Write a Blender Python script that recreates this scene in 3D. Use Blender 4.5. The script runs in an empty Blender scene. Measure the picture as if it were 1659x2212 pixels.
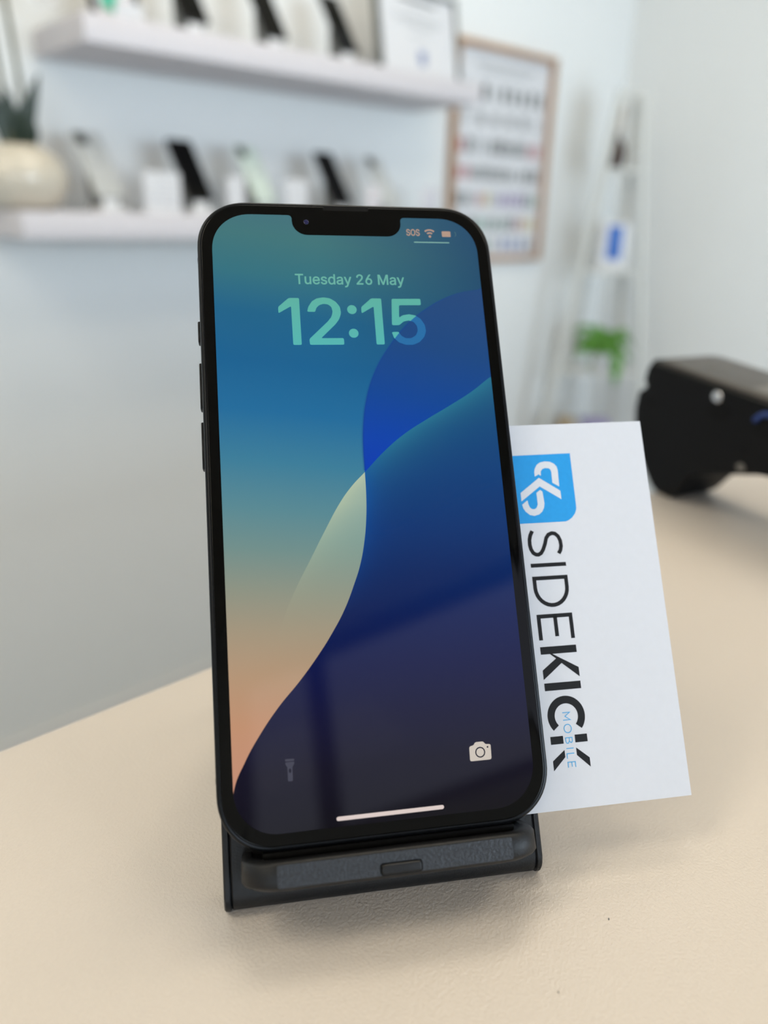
import bpy, bmesh, math, random
from mathutils import Matrix, Vector
random.seed(7)
S = bpy.context.scene
COL = S.collection
MM = 0.001
H = 1.250                       # height of the counter top above the floor (m)
YAW = math.radians(-31.449)     # the phone stand is turned on the counter
TILT = math.radians(57.511)     # the phone leans back

# ------------------------------------------------------------------ camera
cam = bpy.data.cameras.new('camera')
camo = bpy.data.objects.new('camera', cam)
COL.objects.link(camo)
R = [[0.744676, 0.224335, -0.628594], [-0.667009, 0.283409, -0.689041], [0.023573, 0.932391, 0.360682]]
m = Matrix(R).to_4x4()
m.translation = Vector((-0.089847, -0.094684, H + 0.139619))
camo.matrix_world = m
cam.sensor_fit = 'HORIZONTAL'
cam.sensor_width = 36.0
cam.lens = 36.0 * 1661.0 / 1659.0
cam.clip_start = 0.01
cam.clip_end = 50
cam.dof.use_dof = True
cam.dof.focus_distance = 0.1745
cam.dof.aperture_fstop = 9.2
cam.dof.aperture_blades = 0
S.camera = camo

# ------------------------------------------------------------------ world, lights, exposure
W = bpy.data.worlds.new('world')
S.world = W
W.use_nodes = True
bg = W.node_tree.nodes['Background']
bg.inputs[0].default_value = (0.80, 0.88, 1.0, 1)
bg.inputs[1].default_value = 0.7
S.view_settings.view_transform = 'Standard'
S.view_settings.look = 'None'
S.view_settings.exposure = 0.07
S.view_settings.gamma = 1.0
S.view_settings.use_curve_mapping = False
S.cycles.max_bounces = 5
S.cycles.diffuse_bounces = 3
S.cycles.glossy_bounces = 3
S.cycles.transmission_bounces = 3
S.cycles.transparent_max_bounces = 6
S.cycles.sample_clamp_indirect = 4.0
S.cycles.caustics_reflective = False
S.cycles.caustics_refractive = False
S.cycles.use_adaptive_sampling = True
S.cycles.adaptive_threshold = 0.07
S.cycles.adaptive_min_samples = 16

ROOM_X0, ROOM_X1 = -2.4, 2.797
ROOM_Y0, ROOM_Y1 = -1.9, 1.765
ROOM_Z = 3.09

def area(name, loc, rot, sx, sy, radiance, color):
    d = bpy.data.lights.new(name, 'AREA')
    d.shape = 'RECTANGLE'
    d.size, d.size_y = sx, sy
    d.energy = radiance * math.pi * sx * sy
    d.color = color
    o = bpy.data.objects.new(name, d)
    o.location = loc
    o.rotation_euler = rot
    COL.objects.link(o)
    return o
# daylight in through the shop front, and through the strip of glazing above it
SHOP = (0.05, 2.05, 0.20, 2.00)           # x0 x1 z0 z1
TRANS = (-1.30, 2.05, 2.06, 2.76)
area('daylight_shop_front', ((SHOP[0]+SHOP[1])/2, ROOM_Y0-0.10, (SHOP[2]+SHOP[3])/2), (math.radians(90), 0, 0),
     SHOP[1]-SHOP[0], SHOP[3]-SHOP[2], 10.5, (0.70, 0.855, 1.0))
SIDE = (-2.34, -1.40, 0.20, 2.00)  # side opening added to brighten the left part of the back wall
area('fill_side_pane', ((SIDE[0]+SIDE[1])/2, ROOM_Y0-0.10, (SIDE[2]+SIDE[3])/2), (math.radians(90), 0, 0),
     SIDE[1]-SIDE[0], SIDE[3]-SIDE[2], 8.0, (0.70, 0.855, 1.0))
area('daylight_transom', ((TRANS[0]+TRANS[1])/2, ROOM_Y0-0.10, (TRANS[2]+TRANS[3])/2), (math.radians(90), 0, 0),
     TRANS[1]-TRANS[0], TRANS[3]-TRANS[2], 1.1, (0.80, 0.82, 1.0))
PANELS = [(-1.1, 0.6), (0.9, 0.6), (-1.75, -0.75), (1.1, -0.75)]     # ceiling light panels
for px, py in PANELS:
    area('ceiling_panel_light', (px, py, ROOM_Z-0.035), (0, 0, 0), 1.15, 0.55, 6.2 if py > 0 else 3.8, (1.0, 0.89, 0.72))

# ------------------------------------------------------------------ helpers
def srgb(r, g, b):
    f = lambda c: (c/255)/12.92 if c/255 <= 0.04045 else ((c/255+0.055)/1.055)**2.4
    return (f(r), f(g), f(b), 1.0)

MATS = {}
def mat(name, col, rough=0.5, metal=0.0, spec=0.5, bump=0.0, scale=200.0, vary=0.04, emit=0.0, coat=0.0, alpha=1.0, trans=0.0):
    """procedural material: principled with a noise-driven colour variation and fine relief"""
    M = bpy.data.materials.new(name)
    M.use_nodes = True
    nt = M.node_tree
    p = nt.nodes['Principled BSDF']
    c = srgb(*col)
    p.inputs['Roughness'].default_value = rough
    p.inputs['Metallic'].default_value = metal
    p.inputs['Specular IOR Level'].default_value = spec
    p.inputs['Coat Weight'].default_value = coat
    p.inputs['Transmission Weight'].default_value = trans
    p.inputs['Alpha'].default_value = alpha
    tc = nt.nodes.new('ShaderNodeTexCoord')
    nz = nt.nodes.new('ShaderNodeTexNoise')
    nz.inputs['Scale'].default_value = scale
    nz.inputs['Detail'].default_value = 3.0
    nt.links.new(tc.outputs['Object'], nz.inputs['Vector'])
    rp = nt.nodes.new('ShaderNodeValToRGB')
    rp.color_ramp.elements[0].position = 0.3
    rp.color_ramp.elements[1].position = 0.7
    rp.color_ramp.elements[0].color = [min(1, x*(1-vary)) for x in c[:3]] + [1]
    rp.color_ramp.elements[1].color = [min(1, x*(1+vary)) for x in c[:3]] + [1]
    nt.links.new(nz.outputs['Fac'], rp.inputs['Fac'])
    nt.links.new(rp.outputs['Color'], p.inputs['Base Color'])
    if emit:
        nt.links.new(rp.outputs['Color'], p.inputs['Emission Color'])
        p.inputs['Emission Strength'].default_value = emit
    if bump:
        b = nt.nodes.new('ShaderNodeBump')
        b.inputs['Strength'].default_value = bump
        b.inputs['Distance'].default_value = 0.0003
        nt.links.new(nz.outputs['Fac'], b.inputs['Height'])
        nt.links.new(b.outputs['Normal'], p.inputs['Normal'])
    MATS[name] = M
    return M

def link(name, me, material=None, parent=None, smooth=True, angle=35):
    o = bpy.data.objects.new(name, me)
    COL.objects.link(o)
    if material is not None:
        me.materials.append(material)
    if parent is not None:
        o.parent = parent
    if smooth and len(me.polygons):
        me.polygons.foreach_set('use_smooth', [True]*len(me.polygons))
        me.set_sharp_from_angle(angle=math.radians(angle))
    return o

def from_bm(name, bm, material=None, parent=None, smooth=True, angle=35):
    me = bpy.data.meshes.new(name)
    bmesh.ops.recalc_face_normals(bm, faces=bm.faces)
    bm.to_mesh(me)
    bm.free()
    return link(name, me, material, parent, smooth, angle)

def tag(o, label, cat, group=None):
    o['label'] = label
    o['category'] = cat
    if group:
        o['group'] = group
    return o

def struct(o):
    o['kind'] = 'structure'
    return o

def empty(name, loc, rot=(0, 0, 0)):
    o = bpy.data.objects.new(name, None)
    o.empty_display_size = 0.02
    o.location = loc
    o.rotation_euler = rot
    COL.objects.link(o)
    return o

def box_bm(bm, x0, x1, y0, y1, z0, z1, bev=0.0, seg=2, k=MM):
    r = bmesh.ops.create_cube(bm, size=1.0)
    vs = r['verts']
    for v in vs:
        v.co = Vector(((x0 if v.co.x < 0 else x1)*k, (y0 if v.co.y < 0 else y1)*k, (z0 if v.co.z < 0 else z1)*k))
    if bev > 0:
        es = {e for v in vs for e in v.link_edges}
        bmesh.ops.bevel(bm, geom=list(es), offset=bev*k, segments=seg, affect='EDGES', profile=0.5)
    return bm

def box(name, b, material, parent=None, bev=0.0, seg=2, k=MM):
    return from_bm(name, box_bm(bmesh.new(), *b, bev, seg, k), material, parent)

def rrect(hw, hh, r, n=10, cx=0, cy=0, p=2.0):
    """rounded rectangle outline, counter-clockwise"""
    out = []
    for qx, qy, a0 in ((1, 1, 0), (-1, 1, 90), (-1, -1, 180), (1, -1, 270)):
        for i in range(n+1):
            a = math.radians(a0 + 90*i/n)
            c, s = math.cos(a), math.sin(a)
            c = math.copysign(abs(c)**(2/p), c)
            s = math.copysign(abs(s)**(2/p), s)
            out.append((cx + qx*(hw-r) + r*c, cy + qy*(hh-r) + r*s))
    return out

def rings(name, loops, material, parent=None, cap0=True, cap1=True, smooth=True, k=MM, angle=35):
    """skin a stack of equal-length closed loops of 3D points"""
    bm = bmesh.new()
    R_ = [[bm.verts.new(Vector(p)*k) for p in lp] for lp in loops]
    n = len(R_[0])
    for a, b in zip(R_, R_[1:]):
        for i in range(n):
            bm.faces.new((a[i], a[(i+1) % n], b[(i+1) % n], b[i]))
    if cap0:
        bm.faces.new(R_[0][::-1])
    if cap1:
        bm.faces.new(R_[-1])
    return from_bm(name, bm, material, parent, smooth, angle)

def lathe(name, prof, material, parent=None, n=40, k=MM, cx=0, cy=0):
    loops = [[(cx + r*math.cos(2*math.pi*i/n), cy + r*math.sin(2*math.pi*i/n), z) for i in range(n)] for r, z in prof]
    return rings(name, loops, material, parent, True, True, True, k, 50)

def flat(name, loops, material, parent=None, z=0.0, k=MM, bold=0.0):
    """flat print: closed outlines (holes by the even-odd rule) filled in the local xy plane"""
    cu = bpy.data.curves.new(name, 'CURVE')
    cu.dimensions = '2D'
    cu.fill_mode = 'BOTH'
    for lp in loops:
        s = cu.splines.new('POLY')
        s.points.add(len(lp)-1)
        for p, (x, y) in zip(s.points, lp):
            p.co = (x*k*100, y*k*100, 0, 1)
        s.use_cyclic_u = True
    t = bpy.data.objects.new(name+'_tmp', cu)
    COL.objects.link(t)
    dg = bpy.context.evaluated_depsgraph_get()
    me = bpy.data.meshes.new_from_object(t.evaluated_get(dg))
    bpy.data.objects.remove(t)
    bpy.data.curves.remove(cu)
    me.transform(Matrix.Diagonal((0.01, 0.01, 0.01, 1)))
    me.name = name
    me.materials.clear()
    # all faces must look along +z
    bm = bmesh.new(); bm.from_mesh(me)
    for f in bm.faces:
        if f.normal.z < 0:
            f.normal_flip()
    if bold:                                   # heavier weight: a thin band along every outline
        for lp in loops:
            for (xa, ya), (xb, yb) in zip(lp, lp[1:]+lp[:1]):
                t_ = Vector((xb-xa, yb-ya))
                if t_.length < 1e-6:
                    continue
                t_.normalize()
                n_ = Vector((-t_.y, t_.x))*bold
                e_ = t_*bold*0.5
                a_, b_ = Vector((xa, ya))-e_, Vector((xb, yb))+e_
                f = bm.faces.new([bm.verts.new((p.x*k, p.y*k, 0)) for p in (a_-n_, b_-n_, b_+n_, a_+n_)])
                f.normal_update()
                if f.normal.z < 0:
                    f.normal_flip()
    bm.to_mesh(me); bm.free()
    o = link(name, me, material, parent, smooth=False)
    o.location.z = z*k
    return o

def stroke(pts, w, closed=False):
    """outline polygon of a polyline drawn with width w (flat ends, mitred joints)"""
    n = len(pts)
    L, Rr = [], []
    for i in range(n):
        p = Vector(pts[i])
        a = Vector(pts[i-1]) if (i > 0 or closed) else None
        b = Vector(pts[(i+1) % n]) if (i < n-1 or closed) else None
        d1 = (p-a).normalized() if a is not None else (b-p).normalized()
        d2 = (b-p).normalized() if b is not None else d1
        t = (d1+d2)
        t = t.normalized() if t.length > 1e-6 else d1
        nn = Vector((-t.y, t.x))
        c = max(0.35, nn.dot(Vector((-d1.y, d1.x))))
        L.append(tuple(p + nn*(w/2/c)))
        Rr.append(tuple(p - nn*(w/2/c)))
    if closed:
        return [L, Rr]
    return [L + Rr[::-1]]

def arc(cx, cy, rx, ry, a0, a1, n=16):
    return [(cx + rx*math.cos(math.radians(a0+(a1-a0)*i/n)), cy + ry*math.sin(math.radians(a0+(a1-a0)*i/n))) for i in range(n+1)]

def soften(poly, r=0.25, n=3):
    """round the corners of a polygon"""
    out = []
    m_ = len(poly)
    for i in range(m_):
        p = Vector(poly[i]); a = Vector(poly[i-1]); b = Vector(poly[(i+1) % m_])
        da, db = (a-p), (b-p)
        ra, rb = min(r, da.length*0.45), min(r, db.length*0.45)
        A = p + da.normalized()*ra
        B = p + db.normalized()*rb
        for j in range(n+1):
            t = j/n
            out.append(tuple(A*(1-t)**2 + p*2*t*(1-t) + B*t*t))
    return out

def tube_bm(bm, pts, rad, n=8, k=MM):
    pts = [Vector(p)*k for p in pts]
    prev = None
    R_ = []
    rads = rad if isinstance(rad, (list, tuple)) else [rad]*len(pts)
    for i, p in enumerate(pts):
        t = (pts[min(i+1, len(pts)-1)] - pts[max(i-1, 0)]).normalized()
        if prev is None:
            u = t.orthogonal().normalized()
        else:
            u = (prev - t*prev.dot(t)).normalized()
        prev = u
        v = t.cross(u)
        R_.append([bm.verts.new(p + (u*math.cos(2*math.pi*j/n) + v*math.sin(2*math.pi*j/n))*rads[i]*k) for j in range(n)])
    for a, b in zip(R_, R_[1:]):
        for j in range(n):
            bm.faces.new((a[j], a[(j+1) % n], b[(j+1) % n], b[j]))
    bm.faces.new(R_[0][::-1]); bm.faces.new(R_[-1])
    return bm

def tube(name, pts, rad, material, parent=None, n=8, k=MM):
    return from_bm(name, tube_bm(bmesh.new(), pts, rad, n, k), material, parent, True, 60)

def bar(name, a, b, w, d, material, parent=None, k=MM):
    """straight bar of rectangular section from a to b"""
    a, b = Vector(a), Vector(b)
    t = (b-a).normalized()
    u = t.cross(Vector((0, 1, 0)))
    u = u.normalized() if u.length > 1e-4 else Vector((1, 0, 0))
    v = t.cross(u)
    lp = lambda p: [p+u*w/2+v*d/2, p-u*w/2+v*d/2, p-u*w/2-v*d/2, p+u*w/2-v*d/2]
    return rings(name, [lp(a), lp(b)], material, parent, smooth=False, k=k)

def copy_tree(o, parent=None):
    c = o.copy()
    COL.objects.link(c)
    c.parent = parent
    for ch in list(o.children):
        copy_tree(ch, c)
    return c

# ------------------------------------------------------------------ materials
mat('wall_paint', (232, 233, 231), 0.85, spec=0.2, bump=0.15, scale=90, vary=0.01)
mat('ceiling_paint', (228, 217, 196), 0.9, spec=0.2, scale=60, vary=0.01)
mat('floor_boards', (176, 185, 197), 0.55, scale=6, vary=0.12)
mat('counter_laminate', (205, 195, 184), 0.42, spec=0.45, bump=0.6, scale=1400, vary=0.015)
mat('counter_panel', (205, 209, 214), 0.6, scale=50, vary=0.03)
mat('shelf_white', (207, 202, 204), 0.5, spec=0.35, scale=40, vary=0.012)
mat('white_plastic', (220, 220, 220), 0.4, scale=60, vary=0.01)
mat('black_plastic', (14, 14, 15), 0.42, spec=0.3, bump=0.2, scale=1500, vary=0.08)
mat('black_gloss', (3, 3, 3), 0.06, spec=0.14, scale=100, vary=0.02)
mat('black_frame', (17, 19, 22), 0.3, metal=0.5, spec=0.3, scale=400, vary=0.05)
mat('stand_black', (15, 16, 18), 0.46, spec=0.3, bump=0.25, scale=2200, vary=0.08)
mat('stand_grain', (38, 41, 46), 0.42, spec=0.35, bump=0.9, scale=1500, vary=0.35)
mat('card_white', (196, 197, 202), 0.6, spec=0.3, scale=500, vary=0.01)
mat('print_blue', (26, 138, 202), 0.55, spec=0.3, scale=900, vary=0.03)
mat('print_black', (17, 17, 19), 0.6, spec=0.2, scale=900, vary=0.08)
mat('print_white', (198, 199, 204), 0.6, spec=0.3, scale=900, vary=0.01)
mat('print_light_blue', (76, 156, 204), 0.55, spec=0.3, scale=900, vary=0.03)
mat('oak', (170, 132, 96), 0.5, scale=30, vary=0.14)
mat('paper', (216, 216, 218), 0.8, spec=0.2, scale=60, vary=0.01)
mat('print_grey', (120, 122, 122), 0.8, scale=90, vary=0.1)
mat('print_pale_grey', (176, 178, 180), 0.8, scale=90, vary=0.06)
mat('print_dark', (92, 92, 92), 0.8, scale=90, vary=0.1)
mat('print_red', (176, 130, 134), 0.8, scale=90, vary=0.1)
mat('print_violet', (150, 138, 168), 0.8, scale=90, vary=0.1)
mat('print_teal', (140, 166, 156), 0.8, scale=90, vary=0.1)
mat('print_gold', (196, 184, 144), 0.8, scale=90, vary=0.1)
mat('print_slate', (126, 138, 172), 0.8, scale=90, vary=0.1)
mat('picture_mint', (60, 176, 144), 0.7, scale=90, vary=0.1)
mat('picture_coral', (206, 120, 100), 0.7, scale=90, vary=0.1)
mat('certificate_frame', (92, 94, 88), 0.4, metal=0.3, scale=60, vary=0.08)
mat('ceramic', (200, 191, 174), 0.16, spec=0.5, coat=0.3, scale=20, vary=0.03)
mat('leaf_dark', (34, 48, 34), 0.4, scale=60, vary=0.25)
mat('leaf_green', (84, 142, 44), 0.5, scale=60, vary=0.3)
mat('stem_green', (70, 72, 40), 0.55, scale=80, vary=0.2)
mat('petal', (206, 202, 196), 0.6, scale=60, vary=0.05)
mat('silver', (200, 202, 200), 0.35, metal=0.3, scale=90, vary=0.03)
mat('mint', (205, 218, 208), 0.35, scale=90, vary=0.03)
mat('stand_grey', (112, 114, 112), 0.5, scale=90, vary=0.05)
mat('brown_glass', (52, 28, 12), 0.3, spec=0.3, scale=40, vary=0.2)
mat('reed', (178, 158, 138), 0.7, scale=90, vary=0.2)
mat('box_blue', (42, 98, 178), 0.5, scale=50, vary=0.1)
mat('ladder_white', (202, 202, 196), 0.5, scale=60, vary=0.02)
mat('terminal_black', (5, 5, 6), 0.5, spec=0.15, bump=0.2, scale=1400, vary=0.08)
mat('terminal_top_lit', (66, 61, 56), 0.4, spec=0.3, scale=60, vary=0.05)  # black plastic too; reflected light is put into this lighter colour
mat('terminal_grey', (98, 94, 88), 0.4, scale=60, vary=0.05)
mat('chrome', (190, 190, 192), 0.2, metal=1.0, scale=60, vary=0.03)
mat('blue_plastic', (10, 48, 116), 0.3, scale=60, vary=0.05)
mat('recess_shade', (3, 3, 3), 0.6, spec=0.15, scale=60, vary=0.05)  # near-black colour stands in for the shade inside slots and recesses
mat('tan', (170, 150, 120), 0.6, scale=40, vary=0.1)
mat('lilac', (150, 140, 180), 0.6, scale=40, vary=0.1)
mat('lens_blue', (18, 20, 60), 0.08, scale=200, vary=0.3)
mat('lamp_white', (255, 244, 226), 0.5, emit=1.0, scale=20, vary=0.01)
mat('aluminium', (120, 122, 124), 0.4, metal=0.7, scale=60, vary=0.05)
# window glass: mostly see-through, a little mirror
G = bpy.data.materials.new('window_glass'); G.use_nodes = True
nt = G.node_tree; nt.nodes.clear()
o_ = nt.nodes.new('ShaderNodeOutputMaterial'); mx = nt.nodes.new('ShaderNodeMixShader')
tr = nt.nodes.new('ShaderNodeBsdfTransparent'); gl = nt.nodes.new('ShaderNodeBsdfGlossy'); lw = nt.nodes.new('ShaderNodeFresnel')
gl.inputs['Roughness'].default_value = 0.02; lw.inputs['IOR'].default_value = 1.3
nt.links.new(lw.outputs[0], mx.inputs[0]); nt.links.new(tr.outputs[0], mx.inputs[1]); nt.links.new(gl.outputs[0], mx.inputs[2])
nt.links.new(mx.outputs[0], o_.inputs['Surface'])
MATS['window_glass'] = G
M_ = MATS
M_['lamp_white'].cycles.emission_sampling = 'NONE'

# ------------------------------------------------------------------ the room
T = 0.12
X0, X1, Y0, Y1, ZC = ROOM_X0, ROOM_X1, ROOM_Y0, ROOM_Y1, ROOM_Z
struct(box('floor', (X0-T, X1+T, Y0-T, Y1+T, -0.08, 0.0), M_['floor_boards'], k=1))
struct(box('ceiling', (X0-T, X1+T, Y0-T, Y1+T, ZC, ZC+0.08), M_['ceiling_paint'], k=1))
struct(box('wall_back', (X0-T, X1+T, Y1, Y1+T, 0, ZC), M_['wall_paint'], k=1))
struct(box('wall_right', (X1, X1+T, Y0, Y1, 0, ZC), M_['wall_paint'], k=1))
struct(box('wall_left', (X0-T, X0, Y0, Y1, 0, ZC), M_['wall_paint'], k=1))
# wall behind the viewer, with the glazed openings and the added side opening cut out
bm = bmesh.new()
for b in ((X0-T, SIDE[0], Y0-T, Y0, 0, ZC), (SIDE[0], SIDE[1], Y0-T, Y0, 0, SIDE[2]), (SIDE[0], SIDE[1], Y0-T, Y0, SIDE[3], ZC), (SIDE[1], TRANS[0], Y0-T, Y0, 0, ZC), (TRANS[1], X1+T, Y0-T, Y0, 0, ZC),
          (TRANS[0], TRANS[1], Y0-T, Y0, TRANS[3], ZC), (TRANS[0], TRANS[1], Y0-T, Y0, SHOP[3], TRANS[2]),
          (TRANS[0], SHOP[0], Y0-T, Y0, 0, SHOP[3]), (SHOP[0], TRANS[1], Y0-T, Y0, 0, SHOP[2])):
    box_bm(bm, *b, k=1)
struct(from_bm('wall_front', bm, M_['wall_paint'], smooth=False))
struct(box('baseboard_back', (X0, X1, Y1-0.014, Y1, 0, 0.09), M_['white_plastic'], k=1, bev=0.003))
struct(box('baseboard_right', (X1-0.014, X1, Y0, Y1-0.014, 0, 0.09), M_['white_plastic'], k=1, bev=0.003))

def window(name, x0, x1, z0, z1, mull):
    w = struct(empty(name, ((x0+x1)/2, Y0-0.05, z0)))
    cx, f = (x0+x1)/2, 0.045
    for b in ((x0, x1, z0, z0+f), (x0, x1, z1-f, z1), (x0, x0+f, z0, z1), (x1-f, x1, z0, z1)):
        box('window_frame', (b[0]-cx, b[1]-cx, -0.03, 0.03, b[2]-z0, b[3]-z0), M_['aluminium'], w, k=1, bev=0.003)
    xs = [x0] + mull + [x1]
    for mxx in mull:
        box('mullion', (mxx-cx-0.03, mxx-cx+0.03, -0.028, 0.028, f, z1-z0-f), M_['aluminium'], w, k=1, bev=0.003)
    for a, b in zip(xs, xs[1:]):
        box('pane', (a-cx+0.03, b-cx-0.03, -0.003, 0.003, f*0.8, z1-z0-f*0.8), M_['window_glass'], w, k=1)
window('window_1', *SHOP, [0.8, 1.55])
window('added_side_window', *SIDE, [])  # added pane, only there for the fill light behind it
window('window_2', *TRANS, [-0.97, 0.3, 1.3])

for px, py in PANELS:
    o = empty('ceiling_light', (px, py, ZC-0.03))
    i = PANELS.index((px, py))
    tag(o, ['flat white ceiling light panel over the left end of the shelf aisle',
            'flat white ceiling light panel over the aisle in front of the shelves',
            'flat white ceiling light panel near the left wall by the shop front',
            'flat white ceiling light panel behind the counter by the shop front'][i], 'ceiling light', 'ceiling light panels')
    bm = bmesh.new()
    for b in ((-0.61, 0.61, -0.31, -0.285), (-0.61, 0.61, 0.285, 0.31), (-0.61, -0.585, -0.285, 0.285), (0.585, 0.61, -0.285, 0.285)):
        box_bm(bm, b[0], b[1], b[2], b[3], -0.004, 0.03, k=1)
    from_bm('frame', bm, M_['white_plastic'], o, smooth=False)
    box('diffuser', (-0.585, 0.585, -0.285, 0.285, 0.004, 0.03), M_['lamp_white'], o, k=1)

# ------------------------------------------------------------------ the counter
EDGE = 103.5
ctr = empty('reception_counter', (0.15, -0.25, 0))
tag(ctr, 'beige laminate reception counter carrying the phone stand and the card terminal', 'counter')
ox, oy = 150, -250
box('worktop', (-1150-ox, 1750-ox, -560-oy, EDGE-oy, 1250-36, 1250), M_['counter_laminate'], ctr, bev=2.5, seg=3)
box('front_panel', (-1120-ox, 1720-ox, 60-oy, 78-oy, 0, 1250-36), M_['counter_panel'], ctr, bev=1.5)
for xx in (-1120, 300, 1700):
    box('side_panel', (xx-ox, xx+20-ox, -520-oy, 60-oy, 0, 1250-36), M_['counter_panel'], ctr, bev=1.5)
box('inner_shelf', (-1100-ox, 1700-ox, -500-oy, 60-oy, 700, 718), M_['counter_panel'], ctr, bev=1)

# ------------------------------------------------------------------ the phone on its stand
PHY = -73.35                               # local y of the phone's lower end
def tilted(name, y):
    """empty lying in the leaning plane of the phone; local x right, y up along the phone, z out of the screen (mm offsets)"""
    th = TILT
    # stand frame -> position of local point (0, y, 0)
    c, s = math.cos(th), math.sin(th)
    px, py, pz = 0.0, 34.138 + c*y, 79.950 + s*y
    x = (px*math.cos(YAW) - py*math.sin(YAW))*MM
    yy = (px*math.sin(YAW) + py*math.cos(YAW))*MM
    e = empty(name, (x, yy, H + pz*MM), (th, 0, YAW))
    return e

def shift(pts, dy):
    return [(x, y+dy) for x, y in pts]

ph = tilted('smartphone', PHY)
tag(ph, 'black smartphone with lit blue lock screen reading 12:15, leaning on the black stand', 'phone')
D = -PHY                                   # local offset so that the empty sits at the phone's lower end
def prr(inset, z, r=12.0, hw=35.75, hh=73.35, n=14):
    return [(x, y+D, z) for x, y in rrect(hw-inset, hh-inset, max(r-inset, 0.5), n, p=2.15)]
rings('frame', [prr(1.02, -0.35), prr(0.98, -0.02), prr(0.62, 0.0), prr(0.22, -0.22), prr(0.03, -0.62), prr(0, -1.1),
                prr(0, -6.6), prr(0.06, -7.05), prr(0.35, -7.45), prr(0.9, -7.62), prr(1.3, -7.65)], M_['black_frame'], ph, cap0=True, cap1=True, angle=60)
rings('front_glass', [prr(1.02, -0.3), prr(1.02, -0.03), prr(1.10, 0.02), prr(1.2, 0.03)], M_['black_gloss'], ph, cap0=False)
# antenna lines in the frame
for sx, yy in ((-1, 58.5), (-1, -58.5), (1, 58.5), (1, -58.5)):
    box('antenna_line', (sx*35.76-0.04, sx*35.76+0.04, yy-0.5+D, yy+0.5+D, -6.6, -1.1), M_['black_plastic'], ph)
# keys on the left and right side
for y0, y1, nm, sx in ((38.6, 43.7, 'mute_switch', -1), (22.3, 33.4, 'volume_key', -1), (8.2, 19.2, 'volume_key', -1), (14.0, 31.0, 'side_key', 1)):
    box(nm, (sx*35.9-0.45, sx*35.9+0.45, y0+D, y1+D, -5.1, -2.5), M_['black_frame'], ph, bev=0.25)
# earpiece slot, selfie lens
rings('earpiece', [[(x, y, z) for x, y in rrect(5.6, 0.5, 0.45, 5, 0, 71.9+D)] for z in (0.032, 0.05)], M_['recess_shade'], ph)
lens = lathe('selfie_lens', [(1.35, 0.033), (1.35, 0.05), (1.2, 0.06), (0.55, 0.06)], M_['black_gloss'], ph, 24, cx=-9.9, cy=68.2+D)
lathe('lens_element', [(0.62, 0.061), (0.6, 0.075), (0.3, 0.085)], M_['lens_blue'], lens, 20, cx=-9.9, cy=68.2+D)
# camera block on the back
isl = rings('camera_block', [[(x, y+D, z) for x, y in rrect(13.5, 13.5, 7, 6, 19.5, 56.5)] for z in (-7.64, -9.0)], M_['black_gloss'], ph)
for cx_, cy_ in ((14.5, 51.5), (24.5, 61.5)):
    lathe('lens', [(5.6, -9.0), (5.6, -10.0), (4.8, -10.1), (3.0, -10.1)], M_['black_frame'], isl, 24, cx=cx_, cy=cy_+D)

# ---- lock screen: emission computed from position on the screen
F1 = [(-60.71,-32.16),(-55.04,-29.58),(-50.23,-26.52),(-44.94,-22.42),(-39.43,-17.24),(-34.29,-12.97),(-30.53,-10.22),(-25.04,-6.8),
      (-19.79,-4.38),(-15.55,-2.73),(-10.4,-1.42),(-5.15,-0.61),(0.19,-0.22),(5.61,-0.14),(11.09,-0.1),(16.63,0.3),(23.35,1.6),(29.82,4.06),
      (35.95,7.87),(41.84,12.87),(45.68,17.78),(48.49,22.67),(50.23,27.53),(51.01,32.0)]
F2 = [(-45,-26.5),(-30.01,-21.66),(-25.68,-19.95),(-19.83,-17.14),(-13.9,-13.76),(-7.85,-10.31),(-1.17,-6.23),(2.47,-3.35),(5.61,-0.14),
      (10.39,4.75),(14.15,9.42),(17.73,15.27),(21.03,21.2),(24.63,27.27),(28.07,32.0)]
class NB:
    """tiny node-building helper"""
    def __init__(s, nt): s.nt = nt
    def val(s, v):
        n = s.nt.nodes.new('ShaderNodeValue'); n.outputs[0].default_value = v; return n.outputs[0]
    def math(s, op, a, b=None, c=None, clamp=False):
        n = s.nt.nodes.new('ShaderNodeMath'); n.operation = op; n.use_clamp = clamp
        for i, q in enumerate((a, b, c)):
            if q is None: continue
            if isinstance(q, (int, float)): n.inputs[i].default_value = q
            else: s.nt.links.new(q, n.inputs[i])
        return n.outputs[0]
    def curve(s, t, pts):
        n = s.nt.nodes.new('ShaderNodeFloatCurve')
        s.nt.links.new(t, n.inputs['Value'])
        cm = n.mapping
        cv = cm.curves[0]
        cv.points[0].location = pts[0]; cv.points[1].location = pts[-1]
        for p in pts[1:-1]: cv.points.new(*p)
        cm.extend = 'HORIZONTAL'
        cm.update()
        return n.outputs[0]
    def ramp(s, t, stops):
        n = s.nt.nodes.new('ShaderNodeValToRGB')
        e = n.color_ramp.elements
        while len(e) < len(stops): e.new(0.5)
        for el, (p, c) in zip(e, stops): el.position = p
        for el, (p, c) in zip(e, stops): el.position = p; el.color = srgb(*c)
        s.nt.links.new(t, n.inputs['Fac']); return n.outputs['Color']
    def mix(s, f, a, b):
        n = s.nt.nodes.new('ShaderNodeMix'); n.data_type = 'RGBA'
        for i, q in ((0, f), (6, a), (7, b)):
            if isinstance(q, (int, float)): n.inputs[i].default_value = q
            elif isinstance(q, tuple): n.inputs[i].default_value = srgb(*q)
            else: s.nt.links.new(q, n.inputs[i])
        return n.outputs[2]
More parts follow.
